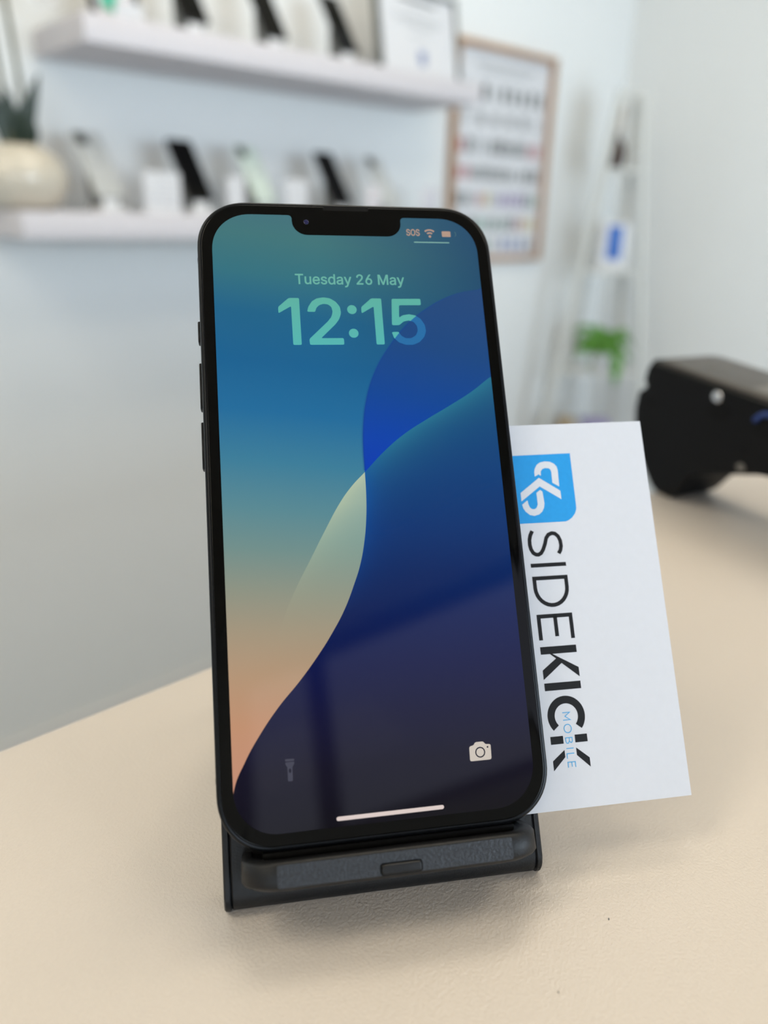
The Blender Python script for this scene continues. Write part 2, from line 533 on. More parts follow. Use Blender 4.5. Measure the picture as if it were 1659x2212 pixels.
def screen_coords(nb):
    nt = nb.nt
    tc = nt.nodes.new('ShaderNodeTexCoord'); sp = nt.nodes.new('ShaderNodeSeparateXYZ')
    nt.links.new(tc.outputs['Object'], sp.inputs[0])
    x = nb.math('MULTIPLY', sp.outputs[0], 1000.0)
    y = nb.math('MULTIPLY_ADD', sp.outputs[1], 1000.0, -D)
    t = nb.math('MULTIPLY_ADD', y, 1/140.0, 0.5, clamp=True)
    ty = lambda v: v/140.0 + 0.5
    f1 = nb.curve(t, [(ty(-70), 0.0)] + [(ty(a), (b+33)/66) for a, b in F1] + [(ty(51.6), 1.0), (1.0, 1.0)])
    f1 = nb.math('MULTIPLY_ADD', f1, 66.0, -33.0)
    d1 = nb.math('SUBTRACT', x, f1)
    m1 = nb.math('MULTIPLY_ADD', d1, 8.0, 0.5, clamp=True)
    # above the hump and right at its crest nothing belongs to the hump
    top = nb.math('LESS_THAN', y, 51.2)
    m1 = nb.math('MULTIPLY', m1, top)
    return x, y, t, ty, d1, m1
def screen_material():
    M = bpy.data.materials.new('lock_screen'); M.use_nodes = True
    nb = NB(M.node_tree); nt = M.node_tree
    p = nt.nodes['Principled BSDF']
    x, y, t, ty, d1, m1 = screen_coords(nb)
    f2 = nb.curve(t, [(0.0, 0.02)] + [(ty(a), (b+33)/66) for a, b in F2] + [(ty(28.7), 1.0), (1.0, 1.0)])
    f2 = nb.math('MULTIPLY_ADD', f2, 66.0, -33.0)
    d2 = nb.math('SUBTRACT', x, f2)
    m2 = nb.math('MULTIPLY_ADD', d2, 8.0, 0.5, clamp=True)
    m2 = nb.math('MULTIPLY', m2, nb.math('LESS_THAN', y, 28.3))
    # background: teal sky to peach; bands sag a little towards the left
    tb = nb.math('MULTIPLY_ADD', x, 0.0009, t)
    R_ = lambda L: [(max(0, min(1, ty(v))), c) for v, c in L]
    bgc = nb.ramp(tb, R_([(-66,(196,140,116)),(-52,(192,144,112)),(-42,(180,148,118)),(-32,(162,148,124)),(-23,(140,146,130)),(-14,(112,142,138)),
                          (-5,(88,136,146)),(6,(58,124,152)),(18,(28,106,154)),(30,(18,96,144)),(42,(26,98,136)),(52,(50,112,126)),(62,(64,116,120)),(69,(66,112,122))]))
    dk = nb.math('MULTIPLY_ADD', x, 1/50.0, 0.15, clamp=True)
    dk = nb.math('MULTIPLY', dk, nb.math('MULTIPLY_ADD', y, 1/22.0, -1.0, clamp=True))
    bgc = nb.mix(dk, bgc, (20, 62, 104))
    # pale ribbon
    crm = nb.ramp(t, R_([(-34,(168,150,122)),(-22,(160,162,138)),(-10,(158,178,156)),(4,(176,192,166))]))
    edge = nb.math('POWER', 2.718, nb.math('MULTIPLY', nb.math('MAXIMUM', d2, 0.0), -0.16))
    am = nb.math('MULTIPLY_ADD', y, 1/30.0, 1.05, clamp=True)
    am = nb.math('MULTIPLY', am, nb.math('MULTIPLY_ADD', edge, 0.5, 0.5))
    pale = nb.mix(am, bgc, crm)
    left = nb.mix(m2, bgc, pale)
    # blue hump
    hump = nb.ramp(nb.math('MULTIPLY_ADD', x, 0.0016, t), R_([(4,(0,56,178)),(14,(0,64,170)),(26,(6,68,148)),(40,(22,70,128)),(56,(34,72,122))]))
    # folded dark sheet
    deep = nb.ramp(t, R_([(-70,(6,3,10)),(-58,(9,5,28)),(-48,(8,8,48)),(-38,(5,14,66)),(-28,(2,24,80)),(-18,(2,36,94)),(-8,(6,50,110)),(5,(10,62,120)),(16,(14,70,122)),(28,(24,78,118))]))
    dp = nb.math('POWER', 2.718, nb.math('MULTIPLY', nb.math('MAXIMUM', d2, 0.0), -0.15))
    dp = nb.math('MULTIPLY', dp, nb.math('MULTIPLY_ADD', y, 1/20.0, 0.35, clamp=True))
    deep = nb.mix(nb.math('MULTIPLY', dp, 0.75), deep, (40, 122, 148))
    rim = nb.math('POWER', 2.718, nb.math('MULTIPLY', nb.math('MAXIMUM', d1, 0.0), -0.35))
    rim = nb.math('MULTIPLY', rim, nb.math('MULTIPLY_ADD', y, 1/26.0, 1.0, clamp=True))
    deep = nb.mix(nb.math('MULTIPLY', rim, 0.5), deep, (0, 84, 170))
    right = nb.mix(nb.math('MAXIMUM', m2, nb.math('LESS_THAN', y, 5.6)), hump, deep)
    c = nb.mix(m1, left, right)
    # fine dark-blue outline of the hump
    ln = nb.math('SUBTRACT', 1.0, nb.math('MULTIPLY', nb.math('ABSOLUTE', d1), 2.2), clamp=True)
    ln = nb.math('MULTIPLY', ln, nb.math('MULTIPLY', nb.math('GREATER_THAN', y, 6.0), nb.math('LESS_THAN', y, 51.5)))
    c = nb.mix(nb.math('MULTIPLY', ln, 0.6), c, (8, 60, 140))
    p.inputs['Base Color'].default_value = (0.003, 0.003, 0.004, 1)
    p.inputs['Roughness'].default_value = 0.045
    p.inputs['Specular IOR Level'].default_value = 0.16
    nt.links.new(c, p.inputs['Emission Color'])
    p.inputs['Emission Strength'].default_value = 0.95
    return M
def glow_material(name, col, strength=1.0, hump=None, grad=None):
    M = bpy.data.materials.new(name); M.use_nodes = True
    nt = M.node_tree; p = nt.nodes['Principled BSDF']; nb = NB(nt)
    p.inputs['Base Color'].default_value = (0.003, 0.003, 0.004, 1)
    p.inputs['Roughness'].default_value = 0.045
    p.inputs['Specular IOR Level'].default_value = 0.16
    tc = nt.nodes.new('ShaderNodeTexCoord'); nz = nt.nodes.new('ShaderNodeTexNoise'); nz.inputs['Scale'].default_value = 900
    nt.links.new(tc.outputs['Object'], nz.inputs['Vector'])
    if hump:
        x, y, t, ty, d1, m1 = screen_coords(nb)
        c = nb.mix(m1, nb.mix(nb.math('MULTIPLY_ADD', y, -1/12.0, 4.05, clamp=True), col, grad), hump)
    else:
        c = nb.mix(nz.outputs['Fac'], col, tuple(max(0, v-6) for v in col))
    nt.links.new(c, p.inputs['Emission Color'])
    p.inputs['Emission Strength'].default_value = strength
    return M

# screen outline with the notch cut into its upper edge
out = rrect(32.3, 69.9, 9.4, 14, p=2.1)
i0 = max(i for i, (x, y) in enumerate(out) if y > 69.5 and x > 0)
nx, nyb = 13.35, 64.75
notch = [(nx+0.9, 69.9)] + arc(nx+0.9, 69.0, 0.9, 0.9, 90, 180, 5)[1:] + arc(nx-3.6, nyb+3.6, 3.6, 3.6, 0, -90, 8) \
      + arc(-nx+3.6, nyb+3.6, 3.6, 3.6, -90, -180, 8) + arc(-nx-0.9, 69.0, 0.9, 0.9, 0, 90, 5)
scr = out[:15] + notch + out[15:]
screen = flat('display', [shift(scr, D)], screen_material(), ph, z=0.06)
ZT = 0.10
mint = glow_material('clock_glow', (92, 176, 160), 0.95, hump=(36, 108, 164), grad=(84, 180, 176))
date_m = glow_material('date_glow', (108, 178, 164), 0.95)
warm = glow_material('status_glow', (190, 160, 142), 0.85)
pale_m = glow_material('icon_glow', (206, 196, 184), 0.95)
dim_m = glow_material('torch_glow', (62, 62, 76), 0.95)
barm = glow_material('home_bar_glow', (222, 206, 200), 0.95)
linem = glow_material('pale_line_glow', (132, 178, 168), 0.95)

one = [(-17.73,46.11),(-15.16,48.38),(-12.72,48.38),(-12.72,36.6),(-14.70,36.6),(-14.70,46.3),(-17.73,44.5)]
two = [(-11.01,44.9),(-10.68,46.13),(-9.77,47.54),(-8.53,48.32),(-6.97,48.58),(-5.43,48.34),(-4.05,47.44),(-3.17,46.16),(-2.99,44.62),(-3.5,43.09),
       (-4.42,41.82),(-8.08,38.25),(-2.75,38.25),(-2.73,36.6),(-10.8,36.6),(-10.87,38.05),(-6.28,42.45),(-5.37,43.6),(-4.98,44.88),(-5.21,46.15),
       (-6.0,46.79),(-7.07,46.92),(-8.04,46.6),(-8.8,45.89),(-9.1,44.86)]
five = [(9.5,48.3),(16.6,48.34),(16.6,46.68),(11.18,46.65),(10.95,43.4),(11.76,44.01),(13.39,44.33),(14.97,44.02),(16.26,43.11),(17.12,41.55),
        (17.3,40.0),(16.71,38.45),(15.49,37.17),(13.83,36.46),(12.11,36.47),(10.44,37.07),(9.32,38.22),(8.86,39.76),(10.55,39.81),(11.08,38.85),
        (12.13,38.16),(13.48,38.15),(14.65,38.84),(15.24,40.0),(15.18,41.29),(14.46,42.33),(13.25,42.72),(12.0,42.46),(10.81,41.5),(9.05,41.5)]
one_b = [(x+19.66, y) for x, y in one]
clock = [soften(one, 0.35), soften(two, 0.35), arc(-0.33, 45.48, 1.15, 1.15, 0, 360, 24)[:-1], arc(-0.32, 39.47, 1.15, 1.15, 0, 360, 24)[:-1],
         soften(one_b, 0.35), soften(five, 0.35)]
flat('clock_lettering', [shift(l, D) for l in clock], mint, screen, z=ZT-0.06)
def glyphs(s):
    return [[tuple(int(v)/1000 for v in p.split(',')) for p in lp.split(' ')] for lp in s.split('|')]
DATE = glyphs('32,452 32,509 417,509 417,452 257,452 257,0 193,0 193,452|631,-5 606,-3 584,2 564,11 545,23 530,39 518,59 509,82 503,109 501,139 501,379 562,379 562,144 565,117 573,94 586,75 603,61 624,53 649,50 666,51 683,55 698,62 711,71 723,83 732,97 739,113 743,132 745,153 745,379 806,379 806,0 747,0 747,92 756,92 742,60 726,35 706,17 683,5 658,-3|1071,-8 1036,-5 1004,3 976,16 951,35 931,58 914,85 902,116 895,150 893,187 895,224 902,258 914,290 930,317 950,340 974,359 1001,373 1031,382 1064,384 1084,383 1105,380 1124,374 1144,366 1161,355 1178,341 1193,324 1205,305 1216,282 1224,256 1228,227 1230,194 1230,169 933,169 933,221 1197,221 1168,202 1167,226 1163,248 1156,269 1147,286 1135,301 1121,314 1105,323 1085,328 1064,330 1042,328 1022,323 1005,313 990,301 977,286 968,270 960,251 956,231 955,211 955,178 956,151 961,127 969,106 980,88 994,73 1010,61 1028,53 1049,48 1071,46 1086,47 1100,49 1112,53 1124,58 1135,65 1144,73 1152,82 1159,93 1164,105 1224,91 1217,72 1207,55 1194,39 1178,26 1161,14 1141,4 1119,-3 1096,-7|1445,-8 1419,-7 1396,-3 1375,3 1356,12 1339,24 1324,38 1313,54 1304,73 1298,94 1356,107 1363,87 1373,72 1387,60 1403,52 1422,47 1444,45 1468,47 1490,53 1507,62 1520,74 1528,88 1531,103 1529,115 1524,126 1517,136 1506,144 1492,150 1475,155 1412,170 1380,180 1355,192 1335,208 1321,227 1312,249 1309,274 1311,295 1317,314 1328,332 1341,347 1358,360 1378,370 1400,378 1424,383 1450,384 1474,383 1497,379 1516,372 1534,363 1549,352 1561,339 1572,324 1580,308 1587,290 1531,277 1525,291 1516,304 1505,316 1491,325 1472,331 1450,333 1429,331 1410,326 1393,317 1381,305 1374,292 1371,277 1373,264 1378,253 1386,243 1399,235 1415,229 1434,223 1492,209 1524,200 1549,187 1569,171 1583,153 1591,131 1594,107 1592,85 1585,65 1575,47 1561,31 1543,18 1522,6 1499,-2 1473,-7|1823,-8 1792,-6 1764,3 1739,16 1717,34 1698,57 1682,84 1671,116 1664,151 1662,189 1664,227 1671,261 1682,293 1698,320 1717,342 1739,361 1765,374 1793,382 1823,384 1845,383 1864,379 1881,373 1894,364 1905,355 1915,346 1922,336 1929,327 1934,319 1938,319 1938,509 1999,509 1999,0 1940,0 1940,59 1934,59 1929,50 1922,41 1914,31 1905,21 1893,12 1880,4 1864,-3 1845,-7|1832,47 1854,49 1873,55 1891,65 1905,78 1917,95 1927,115 1934,138 1938,162 1939,189 1938,216 1934,241 1927,263 1918,282 1906,299 1891,312 1874,322 1854,328 1832,330 1809,328 1789,322 1772,311 1757,298 1745,281 1736,261 1729,239 1725,215 1724,189 1725,163 1729,139 1736,117 1746,97 1758,80 1773,66 1790,55 1810,49|2212,-9 2188,-7 2167,-3 2146,5 2128,15 2112,29 2100,45 2090,63 2084,84 2082,108 2084,128 2088,146 2095,161 2105,174 2116,184 2129,193 2144,200 2160,206 2177,211 2195,214 2212,217 2230,220 2286,227 2299,229 2309,231 2317,235 2323,240 2326,246 2327,255 2326,272 2323,285 2319,297 2312,307 2303,315 2292,322 2279,327 2264,330 2248,331 2230,330 2215,327 2201,322 2189,316 2178,309 2170,301 2162,292 2156,283 2152,274 2093,291 2103,313 2115,331 2130,346 2147,358 2165,368 2185,375 2205,380 2225,383 2246,384 2260,384 2275,382 2291,379 2307,375 2323,369 2338,360 2352,350 2364,336 2374,320 2382,301 2387,278 2389,251 2389,0 2328,0 2328,52 2324,52 2319,43 2312,34 2304,25 2294,16 2281,8 2267,1 2251,-4 2232,-7|2222,45 2244,47 2263,51 2280,59 2294,68 2306,80 2315,93 2322,108 2326,122 2327,138 2327,190 2324,187 2319,184 2311,182 2303,180 2293,178 2283,176 2252,171 2227,168 2213,166 2199,163 2186,159 2174,153 2164,147 2155,139 2149,130 2145,118 2144,105 2145,93 2148,82 2154,72 2161,64 2171,57 2182,52 2194,48 2208,46|2489,-139 2503,-86 2512,-87 2524,-89 2535,-90 2545,-89 2554,-86 2563,-81 2571,-74 2579,-64 2586,-51 2592,-36 2604,-1 2459,379 2525,379 2606,155 2614,132 2622,109 2628,87 2634,64 2640,42 2647,21 2625,21 2631,42 2637,64 2644,87 2650,110 2657,132 2665,155 2746,379 2813,379 2645,-58 2637,-77 2628,-93 2618,-107 2606,-119 2594,-128 2580,-136 2566,-141 2550,-144 2533,-145 2523,-145 2514,-144 2506,-143 2499,-142 2493,-140|3082,0 3082,47 3252,229 3271,248 3287,266 3300,282 3312,298 3321,312 3329,327 3334,341 3337,356 3338,371 3337,389 3333,405 3326,419 3316,431 3305,441 3291,449 3276,455 3260,458 3242,460 3223,458 3206,454 3190,447 3177,438 3166,427 3157,413 3150,398 3146,381 3145,362 3084,362 3086,391 3093,418 3104,442 3120,464 3139,482 3161,496 3186,507 3214,513 3243,516 3272,513 3299,507 3324,497 3346,482 3364,465 3379,445 3390,423 3397,398 3399,372 3398,354 3395,336 3389,318 3381,299 3369,280 3354,259 3335,235 3312,209 3285,180 3171,60 3407,57 3407,0|3698,-7 3667,-4 3639,3 3613,15 3591,31 3571,51 3556,74 3544,101 3537,130 3535,162 3536,187 3542,212 3551,239 3564,268 3584,302 3608,340 3723,509 3793,509 3622,261 3617,261 3622,270 3628,279 3636,288 3645,295 3655,302 3667,307 3679,311 3692,313 3706,314 3736,312 3763,305 3787,295 3808,280 3826,262 3841,240 3851,215 3858,187 3860,157 3858,127 3851,98 3839,73 3823,50 3804,30 3781,14 3756,3 3728,-4|3698,48 3717,50 3734,55 3750,63 3764,73 3776,86 3785,101 3793,119 3797,137 3799,157 3797,178 3793,196 3785,213 3776,228 3764,241 3750,251 3734,259 3717,264 3698,265 3678,264 3661,259 3645,252 3631,241 3619,229 3609,214 3602,197 3598,179 3596,158 3598,138 3602,119 3609,102 3619,86 3631,73 3645,63 3661,55 3678,50|4172,0 4172,509 4264,509 4389,187 4399,159 4411,123 4423,84 4434,49 4419,49 4430,83 4442,121 4454,158 4464,187 4588,509 4680,509 4680,0 4616,0 4616,291 4616,327 4617,369 4618,413 4619,457 4625,457 4620,441 4615,425 4610,409 4594,363 4579,322 4568,291 4454,0 4398,0 4282,291 4271,321 4257,361 4241,408 4224,457 4231,457 4232,416 4233,372 4234,328 4234,291 4234,0|4900,-9 4877,-7 4855,-3 4835,5 4816,15 4801,29 4788,45 4778,63 4772,84 4771,108 4772,128 4776,146 4783,161 4793,174 4804,184 4818,193 4833,200 4848,206 4865,211 4883,214 4901,217 4918,220 4974,227 4987,229 4997,231 5005,235 5011,240 5015,246 5016,255 5015,272 5012,285 5007,297 5000,307 4991,315 4980,322 4967,327 4952,330 4936,331 4919,330 4903,327 4889,322 4877,316 4867,309 4858,301 4850,292 4845,283 4840,274 4781,291 4791,313 4804,331 4819,346 4836,358 4854,368 4873,375 4893,380 4914,383 4934,384 4948,384 4963,382 4979,379 4995,375 5011,369 5026,360 5040,350 5052,336 5062,320 5070,301 5075,278 5077,251 5077,0 5017,0 5017,52 5013,52 5007,43 5001,34 4992,25 4982,16 4970,8 4955,1 4939,-4 4921,-7|4911,45 4932,47 4951,51 4968,59 4982,68 4994,80 5004,93 5010,108 5014,122 5016,138 5016,190 5012,187 5007,184 5000,182 4991,180 4982,178 4971,176 4940,171 4916,168 4901,166 4888,163 4875,159 4863,153 4852,147 4844,139 4837,130 4833,118 4832,105 4833,93 4837,82 4842,72 4850,64 4859,57 4870,52 4882,48 4896,46|5177,-139 5191,-86 5201,-87 5212,-89 5223,-90 5233,-89 5243,-86 5251,-81 5260,-74 5267,-64 5274,-51 5280,-36 5292,-1 5147,379 5214,379 5295,155 5303,132 5310,109 5316,87 5322,64 5328,42 5335,21 5313,21 5319,42 5326,64 5332,87 5338,110 5346,132 5353,155 5435,379 5501,379 5334,-58 5325,-77 5316,-93 5306,-107 5295,-119 5282,-128 5269,-136 5254,-141 5238,-144 5221,-145 5211,-145 5202,-144 5194,-143 5187,-142 5181,-140')
SOS = glyphs('224,-9 188,-7 156,-1 128,9 102,23 81,40 64,60 51,83 42,109 38,137 104,137 108,118 114,102 123,88 136,76 150,66 166,59 185,53 204,50 224,49 246,50 267,54 286,60 303,69 317,79 329,92 338,106 344,122 346,139 344,154 340,168 332,179 322,189 310,197 296,205 280,211 263,217 245,222 184,239 145,253 112,269 86,289 67,313 56,341 52,372 54,400 62,425 75,448 92,468 113,484 138,498 165,508 195,514 227,516 259,514 289,508 316,498 340,484 360,468 377,449 390,427 398,403 401,378 337,378 332,402 320,421 302,437 280,449 254,456 225,459 204,457 185,454 167,448 152,440 139,430 129,418 121,405 117,391 115,376 117,359 122,345 131,334 142,324 155,315 169,308 184,302 198,297 212,293 264,279 279,275 295,270 312,264 328,256 344,248 359,238 372,226 384,213 395,198 402,180 407,161 408,139 406,112 399,87 386,64 370,43 349,25 323,11 294,0 261,-7|714,-7 671,-3 633,7 597,25 565,49 538,79 516,115 500,157 490,203 487,254 490,305 500,352 516,393 538,429 565,459 597,484 633,501 671,512 714,516 756,512 795,501 830,484 862,459 888,429 910,393 927,352 936,305 940,254 936,203 927,157 910,115 888,79 862,49 830,25 795,7 756,-3|714,53 743,55 770,63 796,76 819,94 839,116 855,144 867,176 874,213 877,254 874,295 867,332 855,365 839,392 819,415 796,433 770,446 743,453 714,456 684,453 656,445 631,433 608,415 588,392 572,364 560,332 552,295 550,254 552,213 560,176 572,144 588,117 608,94 631,76 656,63 684,55|1203,-9 1168,-7 1136,-1 1107,9 1082,23 1061,40 1044,60 1031,83 1022,109 1018,137 1084,137 1087,118 1094,102 1103,88 1115,76 1130,66 1146,59 1164,53 1183,50 1203,49 1226,50 1247,54 1266,60 1283,69 1297,79 1309,92 1318,106 1324,122 1325,139 1324,154 1319,168 1312,179 1302,189 1290,197 1276,205 1260,211 1243,217 1225,222 1164,239 1125,253 1092,269 1066,289 1047,313 1036,341 1032,372 1034,400 1042,425 1055,448 1072,468 1093,484 1117,498 1145,508 1175,514 1207,516 1239,514 1269,508 1296,498 1320,484 1340,468 1357,449 1370,427 1377,403 1381,378 1317,378 1311,402 1300,421 1282,437 1260,449 1234,456 1205,459 1184,457 1165,454 1147,448 1132,440 1119,430 1109,418 1101,405 1096,391 1095,376 1097,359 1102,345 1111,334 1122,324 1135,315 1149,308 1164,302 1178,297 1192,293 1244,279 1259,275 1275,270 1291,264 1308,256 1323,248 1339,238 1352,226 1364,213 1374,198 1382,180 1387,161 1388,139 1386,112 1378,87 1366,64 1350,43 1329,25 1303,11 1274,0 1241,-7')
k_ = (12.95+13.33)/(5.501-0.032)
flat('date_lettering', [[(-13.33+(x-0.032)*k_, 51.98+y*k_*1.04+D) for x, y in lp] for lp in DATE], date_m, screen, z=ZT-0.06, bold=0.06)
k_ = (17.95-14.65)/(1.388-0.038)
flat('signal_lettering', [[(14.65+(x-0.038)*k_, 65.15+y*k_*1.35+D) for x, y in lp] for lp in SOS], warm, screen, z=ZT-0.06, bold=0.05)
wifi = [arc(20.5, 65.0, 0.35, 0.35, 0, 360, 12)[:-1]]
for r0 in (0.95, 1.75):
    wifi += stroke(arc(20.5, 65.0, r0, r0, 48, 132, 10), 0.42)
flat('wifi_symbol', [shift(l, D) for l in wifi], warm, screen, z=ZT-0.06)
flat('battery_symbol', [shift(rrect(1.12, 0.76, 0.22, 4, 24.72, 65.72), D)], warm, screen, z=ZT-0.06)
flat('battery_tip', [shift(l, D) for l in stroke(arc(26.4, 65.75, 0.8, 0.8, -50, 50, 8), 0.1)], glow_material('faint_glow', (96, 130, 128), 0.95), screen, z=ZT-0.06)
flat('pull_down_bar', [shift(rrect(4.5, 0.14, 0.13, 4, 20.83, 63.38), D)], linem, screen, z=ZT-0.06)
flat('home_bar', [shift(rrect(11.5, 0.42, 0.4, 6, 0.0, -68.28), D)], barm, screen, z=ZT-0.06)
torch = [soften([(-21.45,-55.35),(-19.55,-55.42),(-19.55,-55.85),(-21.45,-55.85)], 0.2),
         soften([(-21.45,-56.0),(-19.55,-56.0),(-19.6,-56.5),(-20.0,-57.0),(-20.05,-59.85),(-21.05,-59.85),(-21.05,-57.0),(-21.4,-56.5)], 0.2),
         arc(-20.53, -57.75, 0.26, 0.45, 0, 360, 14)[:-1]]
flat('torch_symbol', [shift(l, D) for l in torch], dim_m, screen, z=ZT-0.06)
camb = soften([(18.25,-56.5),(19.25,-56.4),(19.6,-55.75),(21.5,-55.75),(21.9,-56.4),(23.1,-56.4),(23.0,-59.65),(18.15,-59.65)], 0.45)
ring = stroke(arc(20.6, -57.95, 1.0, 1.0, 0, 360, 24)[:-1], 0.26, closed=True)
flat('camera_symbol', [shift(l, D) for l in [camb] + ring + [arc(22.35, -57.0, 0.2, 0.2, 0, 360, 10)[:-1]]], pale_m, screen, z=ZT-0.06)

# ---- charging stand
SB = -82.4
st = tilted('phone_stand', SB)
tag(st, 'black charging stand with a ledge on the beige counter, holding the lit phone', 'phone stand')
dS = -SB
def slab(name, x0, x1, yb, yt, zc, r, material, parent):
    """flat bar with a rounded lower end, section in yz, running from the round end at yb up to yt"""
    prof = [(yt, zc+r)] + [(yb + r*math.cos(a), zc + r*math.sin(a)) for a in [math.pi/2 + math.pi*i/12 for i in range(13)]] + [(yt, zc-r)]
    loops = []
    for x, ins in ((x0, 0.35), (x0+0.35, 0), (x1-0.35, 0), (x1, 0.35)):
        loops.append([(x, y+(ins if y < yb-0.1 else 0)-(ins if y > yb+10 else 0), zc+(z-zc)*(1-ins/r)) for y, z in prof])
    return rings(name, loops, material, parent, angle=40)
slab('back_panel', -33.7, 33.7, SB+dS, 16+dS, -12.35, 4.0, M_['stand_black'], st)
for x0, x1 in ((-35.3, -33.75), (33.75, 35.3)):
    slab('side_rail', x0, x1, SB+dS-0.2, 10+dS, -12.6, 4.1, M_['stand_black'], st)
# ledge: rounded shelf standing out of the panel
def tray_loop(ins, y):
    hw, z0, z1 = 31.4-ins, -8.6, 4.6-ins
    r = 7.0
    pts = [(hw, y+dS, z0)] + [(hw-r+r*math.cos(a), y+dS, z1-r+r*math.sin(a)) for a in [math.pi/2*i/10 for i in range(11)]]
    pts += [(-hw+r+r*math.cos(a), y+dS, z1-r+r*math.sin(a)) for a in [math.pi/2+math.pi/2*i/10 for i in range(11)]] + [(-hw, y+dS, z0)]
    return pts
led = rings('ledge', [tray_loop(3.2, -80.6), tray_loop(1.6, -80.1), tray_loop(0.4, -79.3), tray_loop(0, -78.7), tray_loop(0.1, -75.1), tray_loop(0.5, -74.55),
                tray_loop(1.1, -74.35), tray_loop(2.2, -74.35), tray_loop(2.6, -74.9), tray_loop(3.0, -74.95)], M_['stand_black'], st, angle=50)
box('ledge_pad', (-27, 27, -74.95+dS, -73.55+dS, -7.9, -1.2), M_['recess_shade'], led, bev=0.4)  # coloured near-black to read as the shaded gap under the phone
# textured face of the ledge and the raised bar on it
rings('face_plate', [[(x, y+dS, z) for x, y in rrect(24.3, 2.15, 0.5, 4, 0, -77.0)] for z in (4.5, 4.72)], M_['stand_grain'], led)
rings('raised_bar', [[(x, y+dS, z) for x, y in rrect(4.1-i, 0.95-i, 0.5, 5, 0.6, -78.0)] for z, i in ((4.7, 0), (5.05, 0), (5.25, 0.15), (5.3, 0.35))], M_['black_plastic'], led)
rings('bar_groove', [[(x, y+dS, z) for x, y in rrect(4.4, 1.22, 0.7, 5, 0.6, -78.0)] for z in (4.6, 4.74)], M_['recess_shade'], led)
# rear leg down to the counter
up = Vector((0, math.sin(TILT), math.cos(TILT)))      # world up in local coordinates
fw = Vector((0, math.cos(TILT), -math.sin(TILT)))     # away from the viewer, level
hinge = Vector((0, -8+dS, -16.2))
hgt = hinge.dot(up) - (Vector((0, SB+dS, -12.35)).dot(up) - 4.0)
foot = hinge - up*(hgt-1.3) + fw*34
for sgn in (-1, 1):
    a_ = hinge + Vector((sgn*26, 0, 0)); b_ = foot + Vector((sgn*26, 0, 0))
    bar('rear_leg', a_, b_, 9, 2.4, M_['stand_black'], st)
bar('rear_leg_crossbar', foot + Vector((-30, 0, 0)), foot + Vector((30, 0, 0)), 2.4, 2.4, M_['stand_black'], st)

# ---- business card tucked in behind the phone
CB = -73.45
cd = tilted('business_card', CB)
tag(cd, 'white business card printed SIDEKICK MOBILE with a blue logo, standing behind the phone', 'business card')
dC = -CB
Lf = 73.4-55.0
rings('card_stock', [[(x, y+dC, z) for x, y in [(18.4, -73.45), (73.25, -73.5), (73.95, 18.65), (18.9, 18.0)]] for z in (-8.25, -8.0)], M_['card_white'], cd, smooth=False)
SQ = [(38.13-1.2,9.0),(37.2,10.0),(38.4,10.45),(53.65,10.68),(53.57,-3.05),(53.47,-3.79),(53.0,-4.81),(52.09,-5.81),(51.09,-6.43),(50.29,-6.68),(36.8,-6.77)]
L1 = [(43.68,4.96),(43.65,6.01),(43.86,6.91),(44.5,7.94),(45.41,8.51),(46.83,8.77),(48.05,8.61),(49.08,8.09),(49.68,7.31),(49.87,6.4),(49.76,2.21),(48.08,3.22),
      (48.12,6.0),(47.96,6.61),(47.54,6.96),(46.62,7.04),(45.9,6.84),(45.46,6.4),(45.33,5.95),(45.28,5.13),(44.69,5.49)]
L2 = [(44.68,4.62),(49.9,1.13),(49.93,-1.04),(44.64,2.41),(39.48,-1.19),(39.5,0.95)]
L3 = [(44.64,1.52),(45.2,1.09),(45.36,-1.96),(45.11,-2.98),(44.5,-3.99),(43.67,-4.61),(42.41,-4.93),(41.23,-4.65),(40.28,-3.8),(39.75,-2.9),(39.55,-2.01),
      (41.06,-0.96),(41.18,-1.93),(41.46,-2.75),(42.01,-3.22),(42.69,-3.25),(43.27,-2.83),(43.59,-2.1),(43.59,0.82)]
flat('logo_square', [shift(SQ, dC)], M_['print_blue'], cd, z=-7.98)
flat('logo_mark', [shift(l, dC) for l in (L1, L2, L3)], M_['print_white'], cd, z=-7.96)
# lettering reads downwards: pen coordinates (u along the word, v up) -> card (x = 40+v, y = -u)
def pen(strokes, y0, w):
    out = []
    for s in strokes:
        closed = s[0] == 'c'
        pts = s[1:] if closed else s
        out += stroke([(40.0 + v, y0 - u) for u, v in pts], w, closed)
    return out
HT = 9.05
w1, w2 = 0.95, 1.75
Sc = [(41.36,-8.65),(40.75,-9.7),(40.42,-10.8),(40.36,-12.09),(40.55,-13.16),(41.0,-14.05),(41.64,-14.48),(42.28,-14.55),(43.0,-14.2),(43.6,-13.4),(44.25,-12.02),
      (44.75,-10.55),(45.4,-9.75),(46.3,-9.42),(47.1,-9.56),(47.85,-10.25),(48.28,-11.36),(48.34,-12.67),(48.06,-13.68),(47.5,-14.5)]
side_l = stroke([(x, y) for x, y in Sc], w1)
side_l += pen([[(0, 0), (0, HT)]], -17.15, w1)
dd = [(0, w1/2), (0, HT-w1/2)] + [(2.3+4.3*math.sin(math.radians(a)), HT/2+(HT-w1)/2*math.cos(math.radians(a))) for a in range(0, 181, 12)]
side_l += pen([['c'] + dd], -20.3, w1)
side_l += pen([[(5.6, w1/2), (0.0, w1/2), (0.0, HT-w1/2), (5.6, HT-w1/2)], [(0, HT/2+0.1), (4.9, HT/2+0.1)]], -29.45, w1)
kick = []
